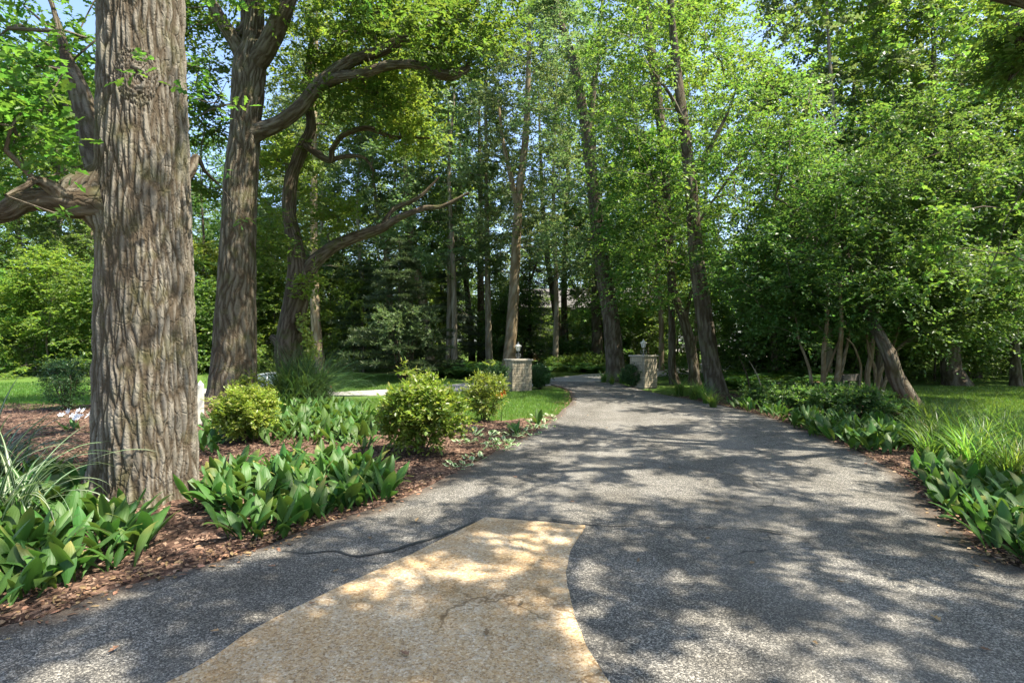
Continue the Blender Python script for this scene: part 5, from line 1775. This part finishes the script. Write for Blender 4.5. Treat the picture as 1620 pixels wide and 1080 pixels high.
# --- ferns
def fern_mesh(sd, L=.75, fronds=11):
    rg = np.random.default_rng(sd)
    fo = Foliage()
    for f in range(fronds):
        a = f / fronds * 6.283 + rg.uniform(-.3, .3)
        d = np.array([math.cos(a), math.sin(a), 0])
        sdv = np.array([-d[1], d[0], 0])
        n = 13
        t = np.linspace(.1, 1, n)
        ang = rg.uniform(1.0, 1.35) - 1.5 * t
        ln = L * rg.uniform(.75, 1.15) / n
        x, z = np.cumsum(np.cos(ang)) * ln, np.cumsum(np.sin(ang)) * ln
        base = d * x[:, None] + np.array([0, 0, 1.0]) * z[:, None]
        w = .26 * L * np.sin(np.clip(t, .12, 1) ** .8 * math.pi * .95 + .05) + .02
        for s in (-1, 1):
            fo.add(*leaf_geo(base, sdv * s + d * .35 + rg.normal(0, .06, (n, 3)), np.tile([0, 0, 1.0], (n, 1)) + d * .3, w, .055 * L / .75, DIAMOND, rg))
    return fo.mesh("fronds", M_FERN)


FM = [fern_mesh(860 + k) for k in range(3)]
rg = np.random.default_rng(865)


def ferns(spots, label, group, s0):
    for i, (px, py) in enumerate(spots):
        x, y = G(px, py)
        t = thing("fern", label, "fern", (x, y, tz(x, y)), rg.uniform(0, 6.28), group, (s0 * rg.uniform(.8, 1.3),) * 3)
        obj("fronds", FM[i % 3], t)


ferns([(680 + rg.uniform(0, 118), 588 + rg.uniform(0, 10)) for i in range(42)], "leafy fern in the sunlit fern bed left of the left gate pillar", "ferns left of the gate", 1.5)
ferns([(1150 + rg.uniform(0, 215), 598 + rg.uniform(0, 20)) for i in range(48)], "green fern in the shaded fern bed behind the furrowed brown trunk", "ferns behind the furrowed brown trunk", 1.15)
ferns([(868 + rg.uniform(0, 95), 584 + rg.uniform(0, 7)) for i in range(20)], "low fern in the border beyond the lane", "ferns beyond the lane", 1.3)

# --- white flowers left of the big oak
rg = np.random.default_rng(870)
wf = leaf_plant("flowering_plant", "small plant with white star flowers on the mulch just left of the big oak", "flower", None, (*G(118, 682), .03), rg, 14, .3, LILY, (.1, .8), .1)
V, F, R = [], [], 0
pet = []
for k in range(6):
    a = k / 6 * 6.283
    D = np.array([[math.cos(a), math.sin(a), .35]])
    v, f, r = leaf_geo(np.zeros((1, 3)), D, np.array([[0, 0, 1.0]]), .062, .026, OVAL, rg)
    pet.append((v, f))
n = 0
Vs, Fs = [], []
for v, f in pet:
    Vs.append(v)
    Fs.append(f[0] + n)
    n += len(v)
FL = new_mesh("flower", np.concatenate(Vs), [np.concatenate(Fs)], M_PETAL, False, {"rnd": ('FLOAT', 'FACE', np.full(sum(len(f) for f in Fs), .5))})
for k in range(15):
    obj("flower", FL, wf, (rg.normal(.08, .16), rg.normal(-.05, .14), rg.uniform(.2, .38)), (rg.uniform(.3, 1.3), rg.normal(0, .3), rg.normal(0, .5)), (1.15,) * 3)
# orange lily bloom beside the twiggy shrub
FO = FL.copy()
FO.materials.clear()
FO.materials.append(M_ORANGE)
ol = thing("lily_flower", "orange lily bloom on a thin stem at the right side of the twiggy shrub", "flower", (*W(793, 662, 12.1)[:2], .03))
mb = MB()
mb.tube(np.array([(0, 0, 0), (.02, 0, .3), (0, .01, .56)]), [.008, .006, .004], 6)
obj("stem", mb.mesh("stem", M_LILY, True, None), ol)
for k in range(3):
    obj("flower", FO, ol, ((k - 1) * .05, -.02, .56 + .04 * k), (.9 + .2 * k, (k - 1) * .5, k), (1.3,) * 3)

# --- lawn grass blades where the lawns show
LAWNS = [np.array([G(p, q) for p, q in L]) for L in (
    [(900, 620), (905, 635), (893, 655), (800, 667), (735, 667), (690, 678), (540, 640), (548, 632), (740, 622), (880, 616)],
    [(-40, 606), (140, 606), (140, 650), (-40, 650)],
    [(1440, 612), (1640, 612), (1760, 715), (1640, 700), (1490, 682), (1470, 655)],
    [(1030, 619), (1100, 612), (1140, 627), (1235, 664), (1165, 645), (1095, 632)],
    [(850, 588), (960, 594), (960, 598), (850, 606)], [(545, 590), (720, 600), (720, 606), (545, 612)], [(320, 590), (420, 595), (420, 640), (320, 650)])]


def lawn(name, poly, n, sd, h=.06):
    rg = np.random.default_rng(sd)
    lo, hi = poly.min(0), poly.max(0)
    P = rg.uniform(lo, hi, (n * 3, 2))
    P = P[in_poly(P[:, 0], P[:, 1], poly) & ~in_poly(P[:, 0], P[:, 1], DRIVE_POLY) & ~in_poly(P[:, 0], P[:, 1], ROAD_POLY)][:n]
    n = len(P)
    z = terrain(P[:, 0], P[:, 1]) - .015
    a = rg.uniform(0, 6.283, n)
    D = np.stack([np.cos(a) * .5, np.sin(a) * .5, np.ones(n)], 1) + rg.normal(0, .2, (n, 3))
    V, F, R = leaf_geo(np.column_stack([P, z]), D, rg.normal(0, 1, (n, 3)) + [0, -.6, 0], h * rg.uniform(.6, 1.4, n), .012 * h / .06, NEEDLE, rg)
    tag(obj(name, new_mesh(name, V, F, M_LAWN, False, {"rnd": ('FLOAT', 'FACE', R)})), kind="stuff")


lawn("lawn_grass", LAWNS[0], 50000, 901)
lawn("lawn_grass", LAWNS[1], 26000, 902, .09)
lawn("lawn_grass", LAWNS[2], 50000, 903, .08)
lawn("lawn_grass", LAWNS[3], 15000, 904)
lawn("lawn_grass", LAWNS[4], 16000, 905, .1)
lawn("lawn_grass", LAWNS[5], 20000, 906, .1)
lawn("lawn_grass", LAWNS[6], 12000, 907, .08)

# ------------------------------------------------------------------ gate pillars, brick by brick
mb = MB()
mb.box((0, 0, 0), (1, 1, 1), 0, .03)
BR = mb.mesh("brick", M_STONE)


def pillar(label, loc, rz, H, S):
    t = thing("gate_pillar", label, "gate pillar", loc, rz)
    m = MB()
    m.box((0, 0, H / 2 - .05), (S - .03, S - .03, H + .1 - .002))
    obj("core", m.mesh("core", M_MORTAR), t)
    rgp = np.random.default_rng(int(H * 100))
    z, k = H, 0
    rows = []
    for kind in ('soldier', 'course', 'soldier', 'course') + ('course',) * 20:
        hh = .19 if kind == 'soldier' else .085
        if z - hh < .0:
            break
        rows.append((kind, z - hh / 2, hh))
        z -= hh
    for r, (kind, zc, hh) in enumerate(rows):
        nb = 8 if kind == 'soldier' else 3
        wd = S / nb
        for f in range(4):
            a = f * math.pi / 2
            nloc = np.array([math.sin(a), -math.cos(a)])
            tl = np.array([math.cos(a), math.sin(a)])
            sh = (wd / 2 if (r % 2 and kind == 'course') else 0)
            edges = np.unique(np.clip(np.arange(-1, nb + 1) * wd + sh, .0, S - .10 if True else S))
            # bricks of one face run from its left corner to the next face's brick ends
            for e0, e1 in zip(edges[:-1], edges[1:]):
                if e1 - e0 < .03:
                    continue
                mid = (e0 + e1) / 2 - S / 2
                dp = rgp.uniform(.0, .008)
                c = nloc * (S / 2 - .05 + dp) + tl * mid
                obj("brick", BR, t, (c[0], c[1], zc), (0, 0, a), (e1 - e0 - .011, .1, hh - .011))
    m = MB()
    m.box((0, 0, H + .035), (S + .09, S + .09, .066), 0, .014)
    obj("capstone", m.mesh("capstone", M_CAP), t)
    return t


def lantern(label, loc, rz, tilt=0):
    t = thing("pillar_lantern", label, "lantern", loc, rz)
    m = MB()
    m.lathe([(0.0, 0), (.085, 0), (.085, .02), (.05, .035), (.022, .06), (.018, .16), (.03, .17), (.03, .19), (.018, .2), (.018, .25), (.055, .27), (.06, .285), (0, .285)], 14)
    obj("post", m.mesh("post", M_IRON, False), t)
    m = MB()
    for k in range(4):
        a = k * math.pi / 2 + .4
        p = [(math.cos(a) * r, math.sin(a) * r, z) for r, z in ((.02, .2), (.09, .19), (.12, .12), (.085, .06), (.06, .1), (.085, .13))]
        P_, R_ = resample(np.array(p), np.full(len(p), .008), .02)
        m.tube(P_, R_, 6)
    obj("scroll", m.mesh("scroll", M_IRON, True), t)
    m = MB()
    m.lathe([(0, .286), (.06, .286), (.105, .44), (0, .44)], 6)
    obj("glass", m.mesh("glass", M_LAMPGLASS), t)
    m = MB()
    for k in range(6):
        a = k / 6 * 6.283
        m.tube(np.array([(.063 * math.cos(a), .063 * math.sin(a), .285), (.108 * math.cos(a), .108 * math.sin(a), .442)]), [.007, .007], 5)
    obj("frame", m.mesh("frame", M_IRON), t)
    m = MB()
    m.lathe([(0, .44), (.135, .44), (.13, .455), (.1, .49), (.05, .525), (.03, .54), (.02, .555), (.03, .57), (.012, .59), (0, .62)], 12)
    obj("cap", m.mesh("cap", M_LAMPGLASS if False else M_WHITE, True), t)
    return t


pL, pR = G(820, 617.5), G(1018, 613)
pillar("left gate pillar of tan stone bricks with a flat capstone", (pL[0], pL[1], 0), math.radians(20), 1.06, .74)
pillar("right gate pillar of tan stone bricks with a flat capstone", (pR[0], pR[1], 0), math.radians(36), 1.17, .72)
lantern("weathered lantern with a pale cap standing on the left gate pillar", (pL[0], pL[1], 1.128), .3)
lr_ = lantern("dark weathered lantern standing on the right gate pillar", (pR[0], pR[1], 1.238), .9)

# --- white post beside the big oak
wp = thing("wooden_post", "short white wooden post with a pointed top between the two big oaks", "post", (*W(317, 660, 11.6)[:2], .02), .3)
m = MB()
m.box((0, 0, .40), (.12, .12, .88), 0, .006)
obj("shaft", m.mesh("shaft", M_WHITE), wp)
m = MB()
m.lathe([(.0848, .84), (.0848, .845), (.0001, .94)], 4, rot=math.pi / 4)
obj("point", m.mesh("point", M_WHITE), wp)


# --- the parked car behind the fountain grass
def car(label, loc, rz):
    t = thing("parked_car", label, "car", loc, rz)
    # stations along the car: x, underside, belt height, half width
    st = [(-2.25, .42, .62, .55), (-2.18, .30, .78, .74), (-1.9, .24, .88, .84), (-1.2, .20, .93, .89), (-.4, .19, .95, .9), (.6, .19, .96, .9), (1.3, .2, .97, .89), (1.85, .25, .95, .85), (2.15, .32, .86, .76), (2.25, .42, .7, .6)]
    V = []
    for x, z0, z1, w in st:
        V.append([(x, -w * .82, z0), (x, -w * .97, z0 + .1), (x, -w, (z0 + z1) / 2), (x, -w * .95, z1 - .05), (x, -w * .86, z1),
                  (x, w * .86, z1), (x, w * .95, z1 - .05), (x, w, (z0 + z1) / 2), (x, w * .97, z0 + .1), (x, w * .82, z0)])
    V = np.array(V)
    n, k = V.shape[:2]
    i = (np.arange(n - 1) * k)[:, None]
    j = np.arange(k)
    F = np.stack([i + j, i + (j + 1) % k, i + k + (j + 1) % k, i + k + j], -1).reshape(-1, 4)
    caps = [np.array([[0, 9, 8, 1], [1, 8, 7, 2], [2, 7, 6, 3], [3, 6, 5, 4]]), (n - 1) * k + np.array([[1, 8, 9, 0], [2, 7, 8, 1], [3, 6, 7, 2], [4, 5, 6, 3]])]
    obj("body", new_mesh("body", V.reshape(-1, 3), [np.concatenate([F] + caps)], M_CARPAINT, True), t)
    # cabin: roof shell arching over glass
    xs = np.array([-1.25, -.85, -.45, -.05, .4, .85, 1.25, 1.6])
    zt = np.array([.97, 1.2, 1.36, 1.42, 1.43, 1.39, 1.25, 1.0])
    wt = np.array([.76, .68, .62, .6, .6, .61, .66, .74])
    roof = []
    for x, z, w in zip(xs, zt, wt):
        roof.append([(x, -w, z - .035), (x, -w * .8, z), (x, 0, z + .018), (x, w * .8, z), (x, w, z - .035)])
    roof = np.array(roof)
    lo = roof - np.array([0, 0, .03])
    V = np.concatenate([roof.reshape(-1, 3), lo.reshape(-1, 3)])
    n, k = roof.shape[:2]
    ii_ = (np.arange(2, n - 3) * k)[:, None] + np.arange(k - 1)
    F = np.stack([ii_, ii_ + 1, ii_ + k + 1, ii_ + k], -1).reshape(-1, 4)
    obj("roof", new_mesh("roof", V, [np.concatenate([F, F[:, ::-1] + n * k])], M_CARPAINT, True), t)
    for lab, a, b in (("windscreen", 0, 2), ("rear_window", 5, 7)):
        ii_ = (np.arange(a, b) * k)[:, None] + np.arange(k - 1)
        F = np.stack([ii_, ii_ + 1, ii_ + k + 1, ii_ + k], -1).reshape(-1, 4)
        obj(lab, new_mesh(lab, roof.reshape(-1, 3), [F], M_CARGLASS, True), t)
    for s in (-1, 1):
        top = np.array([(x, s * (w + .002), z - .05) for x, z, w in zip(xs, zt, wt)])
        bot = np.array([(x, s * .775, .95) for x in xs])
        for a, b in ((0, 3), (3, 5), (5, 7)):
            V = np.vstack([top[a:b + 1], bot[a:b + 1]])
            m_ = b - a + 1
            F = np.array([(q, q + 1, m_ + q + 1, m_ + q) for q in range(m_ - 1)])
            obj("side_window", new_mesh("side_window", V, [F if s > 0 else F[:, ::-1]], M_CARGLASS, False), t)
        m = MB()
        for a in (3, 5):
            m.tube(np.array([top[a] + [0, s * .01, 0], bot[a] + [0, s * .01, 0]]), [.025, .03], 5)
        P_ = top + np.array([0, s * .008, .02])
        m.tube(P_, np.full(len(P_), .03), 6)
        obj("window_frame", m.mesh("window_frame", M_CARPAINT, True), t)
        m = MB()
        m.box((-1.0, s * .95, .98), (.12, .16, .12), 0, .03)
        obj("wing_mirror", m.mesh("wing_mirror", M_CARPAINT), t)
        for x in (-1.38, 1.36):
            w = obj("wheel", None, t)
            bpy.data.objects.remove(w)
            m = MB()
            m.lathe([(.2, -.1), (.3, -.11), (.325, -.07), (.325, .07), (.3, .11), (.2, .1)], 24)
            w = obj("wheel", m.mesh("wheel", M_RUBBER, True), t, (x, s * .82, .325), (math.pi / 2, 0, 0))
            m = MB()
            m.lathe([(0, .07), (.05, .075), (.06, .06), (.19, .085), (.205, .1), (.205, -.1), (0, -.08)], 20)
            for q in range(5):
                a = q / 5 * 6.283
                m.box((.12 * math.cos(a), .12 * math.sin(a), -s * .085), (.14, .035, .02), a)
            obj("rim", m.mesh("rim", M_CHROME), w)
        m = MB()
        m.box((-2.13, s * .58, .68), (.18, .3, .13), -s * .35, .03)
        obj("headlight", m.mesh("headlight", M_LENS), t)
        m = MB()
        m.box((2.16, s * .58, .74), (.12, .3, .13), s * .25, .03)
        obj("tail_light", m.mesh("tail_light", M_REDLENS), t)
    return t


cx_, cy_ = (432 - 810) / FPX * 23.4, 23.4
car("pale silver car parked behind the fountain grass, only its roof showing", (cx_, cy_, tz(cx_, cy_) - .12), math.radians(8))


# --- the tan house among the trees
def house(label, loc, rz):
    t = thing("house", label, "house", loc, rz)
    Wd, Dp, H, rh = 12.0, 8.0, 4.8, 2.0
    wins = [(2.6, .5, 1.5, 1.1), (5.2, .5, 1.5, 1.1), (8.0, .5, 1.7, 1.1), (10.6, .5, 1.1, 1.1), (2.2, 3.0, 1.1, 1.2), (4.8, 3.0, 1.1, 1.2), (8.2, 3.0, 1.3, 1.2), (10.6, 3.0, 1.1, 1.2)]
    m = MB()
    nb = 32
    hh = (H - .6) / nb
    for r in range(nb):                                        # lapped boards, broken at the windows
        z0 = .6 + r * hh
        cuts = sorted([(x - w / 2, x + w / 2) for x, z, w, h in wins if z - h / 2 + .9 < z0 + hh and z + h / 2 + .9 > z0])
        x0 = 0
        for a, b in cuts + [(Wd, Wd)]:
            if a > x0:
                Vq = np.array([(x0, -.03, z0), (a, -.03, z0), (a, 0, z0 + hh), (x0, 0, z0 + hh), (x0, .1, z0), (a, .1, z0), (a, .1, z0 + hh), (x0, .1, z0 + hh)])
                m.add(Vq, [np.array([(0, 1, 2, 3), (0, 4, 5, 1), (1, 5, 6, 2), (3, 7, 4, 0)])])
            x0 = b
    for x in (0.05, Wd - .05):
        m.box((x, Dp / 2, (H + .6) / 2), (.1, Dp - .22, H - .6))
    m.box((Wd / 2, Dp, (H + .6) / 2), (Wd, .1, H - .6))
    obj("wall", m.mesh("wall", M_SIDING), t)
    m = MB()
    m.box((Wd / 2, Dp / 2, .28), (Wd - .06, Dp - .06, .64))
    obj("foundation", m.mesh("foundation", M_BRICKRED), t)
    for x, z, w, h in wins:
        f = MB()
        zc = z + .9
        for dx, dz, sx, sz in ((-w / 2, 0, .09, h + .18), (w / 2, 0, .09, h + .18), (0, h / 2 + .045, w - .09, .09), (0, -h / 2 - .045, w - .09, .09), (0, 0, .05, h)):
            f.box((x + dx, -.05, zc + dz), (sx, .08, sz))
        o = obj("window", f.mesh("window", M_TRIM), t)
        p = MB()
        p.box((x, .03, zc), (w - .04, .02, h - .02))
        obj("pane", p.mesh("pane", M_GLASS), o)
    m = MB()
    m.add(np.array([(-.5, -.6, H - .1), (Wd + .5, -.6, H - .1), (Wd + .5, Dp / 2, H + rh), (-.5, Dp / 2, H + rh), (-.5, Dp + .6, H - .1), (Wd + .5, Dp + .6, H - .1),
                    (-.5, -.6, H + .08), (Wd + .5, -.6, H + .08), (Wd + .5, Dp / 2, H + rh + .2), (-.5, Dp / 2, H + rh + .2), (-.5, Dp + .6, H + .08), (Wd + .5, Dp + .6, H + .08)]),
          [np.array([(6, 7, 8, 9), (9, 8, 11, 10), (0, 1, 7, 6), (1, 2, 8, 7), (2, 5, 11, 8), (3, 0, 6, 9), (4, 3, 9, 10), (4, 10, 11, 5), (0, 3, 2, 1), (3, 4, 5, 2)])])
    rf = obj("roof", m.mesh("roof", M_ROOF), t)
    m = MB()
    m.box((8.5, Dp / 2 + .8, H + rh + .5), (.9, .7, 1.9))
    obj("chimney", m.mesh("chimney", M_BRICKRED), rf)
    m = MB()
    m.add(np.array([(0.02, 0, H), (.02, Dp, H), (.02, Dp / 2, H + rh), (Wd - .02, 0, H), (Wd - .02, Dp, H), (Wd - .02, Dp / 2, H + rh)]), [np.array([(0, 2, 1), (3, 4, 5)])])
    obj("gable", m.mesh("gable", M_SIDING), t)
    return t


house("two-storey tan house with lapped siding, half hidden among the trees beyond the lane", (1.2, 52.5, tz(4, 52) - .05), math.radians(-4))

# --- bench, stump, logs and sticks under the right-hand trees
bt = thing("garden_bench", "small weathered slatted bench in the ferns behind the many-stemmed trees", "bench", (*G(1338, 622), 0), math.radians(200))
for s in (-1, 1):
    m = MB()
    m.box((s * .36, -.18, .2), (.06, .06, .4), 0, .008)
    m.box((s * .36, .2, .32), (.06, .06, .62), 0, .008)
    m.box((s * .36, 0, .42), (.055, .44, .04), 0, .006)
    obj("leg_frame", m.mesh("leg_frame", M_WOOD), bt)
m = MB()
m.box((0, 0, 0), (.8, .085, .025), 0, .006)
SL = m.mesh("slat", M_WOOD)
for k in range(4):
    obj("slat", SL, bt, (0, -.17 + k * .105, .455))
for k in range(3):
    obj("slat", SL, bt, (0, .17, .49 + k * .06), (math.pi / 2 - .1, 0, 0))
m = MB()
m.lathe([(.24, -.05), (.2, .05), (.17, .2), (.165, .38)], 18)
su = thing("tree_stump", "low reddish cut stump left of the slatted bench", "stump", (*G(1290, 622), 0))
obj("stump_wall", m.mesh("stump_wall", M_BARK_OAK2, True), su)
m = MB()
m.lathe([(.165, .375), (.16, .39), (.0, .392)], 18)
obj("cut_face", m.mesh("cut_face", M_CUTWOOD), su)
for i, (a, b, r, lab) in enumerate((((1168, 562, 19.5), (1188, 612, 19.0), .03, "dark dead stick leaning in the ferns, nearest the furrowed brown trunk"),
                                    ((1185, 570, 18.8), (1208, 618, 18.2), .022, "pale thin dead stick leaning in the ferns"),
                                    ((1235, 605, 17.6), (1178, 618, 17.4), .035, "dead branch lying low across the dark shrubs"))):
    A, B = W(*a), W(*b)
    B[2] = min(B[2], .05)
    o = thing("dead_branch", lab, "stick", tuple(B))
    m = MB()
    pts, rr = resample(np.array([(0, 0, 0), (A - B) * .5 + [.05, 0, .04], A - B]), np.array([r, r * .8, r * .4]), .1)
    m.tube(pts, rr, 7)
    m.tube(np.array([(A - B) * .6, (A - B) * .75 + [.15, .05, .1]]), [r * .5, r * .2], 5)
    obj("stick", m.mesh("stick", M_STICK if i else M_TWIG, True), o)

# --- dry leaves and twigs on the drive
rg = np.random.default_rng(950)
DLM = []
for k in range(4):
    tv, tf = OAK
    tv = tv.copy()
    tv[:, 2] += .25 * (tv[:, 0] - .5) ** 2 * (1 if k % 2 else 2.5) + .5 * tv[:, 1] ** 2 * (k / 2)
    v = np.stack([tv[:, 0], tv[:, 1] * .7, tv[:, 2] * .7], 1)
    v[:, 0] -= .5
    v[:, 2] -= v[:, 2].min() - .03
    DLM.append(new_mesh("fallen_leaf", v, tf, M_DRY, False, {"rnd": ('FLOAT', 'FACE', np.full(sum(len(f) for f in tf), .2 + .2 * k))}))
spots = [(494, 968), (532, 912), (1135, 800), (60, 945), (12, 1025), (250, 925), (720, 690), (905, 800), (1060, 745), (1545, 905), (1480, 990), (1190, 900), (1010, 895), (340, 1010), (1250, 740), (1100, 700), (960, 680), (1040, 665), (1330, 930),
         (1400, 860), (930, 660), (985, 648), (1120, 860), (180, 1040), (430, 905), (660, 830), (1560, 1040), (1290, 1030), (870, 735), (815, 760), (1150, 690), (1080, 655), (1020, 640), (585, 860), (770, 1015), (825, 968), (640, 1050), (858, 895)]
for px, py in spots:
    x, y = G(px, py)
    z = .06 if in_poly(np.array([x]), np.array([y]), APRON_POLY)[0] else .048
    s = rg.uniform(.04, .075)
    tag(obj("fallen_leaf", DLM[rg.integers(4)], None, (x, y, z), (rg.normal(0, .12), rg.normal(0, .12), rg.uniform(0, 6.28)), (s,) * 3),
        "dry brown leaf lying on the paved drive", "fallen leaf", "dry leaves on the drive")
# litter along the bed edges: too many to count
n = 1500
P = []
for side, E, s in ((0, DL, 1), (1, DR, -1)):
    T = unit(np.gradient(E, axis=0))
    Nn = np.stack([-T[:, 1], T[:, 0]], 1)
    k = rg.integers(20, len(E) - 10, n)
    off_ = np.abs(rg.normal(0, .16, n)) * (1 if s > 0 else -1) * np.where(rg.random(n) < .85, 1, -.6)
    P.append(E[k] + T[k] * rg.uniform(-.3, .3, (n, 1)) + Nn[k] * off_[:, None])
P = np.concatenate(P)
a = rg.uniform(0, 6.283, len(P))
zb = np.where(in_poly(P[:, 0], P[:, 1], DRIVE_POLY), .045, .06) + terrain(P[:, 0], P[:, 1])
V, F, R = leaf_geo(np.column_stack([P, zb]), np.stack([np.cos(a), np.sin(a), rg.normal(0, .15, len(P))], 1), rg.normal(0, .35, (len(P), 3)) + [0, 0, 1], rg.uniform(.02, .065, len(P)), rg.uniform(.012, .03, len(P)), OVAL, rg)
tag(obj("leaf_litter", new_mesh("leaf_litter", V, F, M_DRY, False, {"rnd": ('FLOAT', 'FACE', R)})), kind="stuff")
for o in list(bpy.data.objects):
    if "_used" in o:
        del o["_used"]

# ------------------------------------------------------------------ labels that tell the members of the smaller groups apart
ORD = ["leftmost", "second from the left", "third from the left", "fourth from the left", "fifth from the left", "sixth from the left", "seventh from the left",
       "eighth from the left", "ninth from the left", "tenth from the left", "eleventh from the left", "twelfth from the left"]


def ordinals(group, what):
    os_ = [o for o in COL.objects if o.get("group") == group and o.get("category")]
    os_.sort(key=lambda o: o.location[0] / max(o.location[1], .5))
    n = len(os_)
    for i, o in enumerate(os_):
        if i < (n + 1) // 2 and i < 12:
            w = ORD[i]
        elif n - 1 - i < 12:
            w = ORD[n - 1 - i].replace("left", "right")
        else:
            w = "middle one"
        o["label"] = f"{what}, {w} of {n}"


ordinals("trees behind the left hedge", "tall tree behind the left hedge")
ordinals("tall shrubs across the left lawn", "tall grey-green shrub across the left lawn")
ordinals("dark bushes at the back of the right lawn", "dark bush behind the right lawn")
ordinals("trees at the back of the right lawn", "leafy tree behind the right lawn")
ordinals("trees beyond the gate", "tall thin tree just beyond the gate")
ordinals("sunlit bushes beyond the gate", "sunlit leafy bush beyond the gate")
ordinals("bushes in front of the tan house", "leafy bush before the tan house")
ordinals("trees beyond the right edge of the drive", "leafy tree overhanging the drive from the right")
ordinals("dark shrubs in the right-hand bed", "dark leathery shrub in the right bed")
ordinals("low bushes beyond the lane", "low green bush beyond the lane")
ordinals("daylilies by the furrowed brown trunk", "daylily clump at the furrowed brown trunk")
ordinals("daylilies at the far bend", "small daylily clump at the far bend")
ordinals("grass clumps by the stout trunk", "grass clump beside the stout leaning trunk")
ordinals("iris clumps", "iris clump behind the lime shrub")
ordinals("lilies beside the yellow-green shrub", "lily plant between big oak and yellow-green shrub")
ordinals("lilies in the groundcover", "dark lily plant in the pale-edged groundcover")
ordinals("lilies by the gate lawn", "tall-leaved lily plant at the gate lawn's edge")
ordinals("pale-edged groundcover in the left bed", "pale-edged groundcover plant near the drive")
ordinals("daylilies on the right", "bright daylily clump on the right edge")
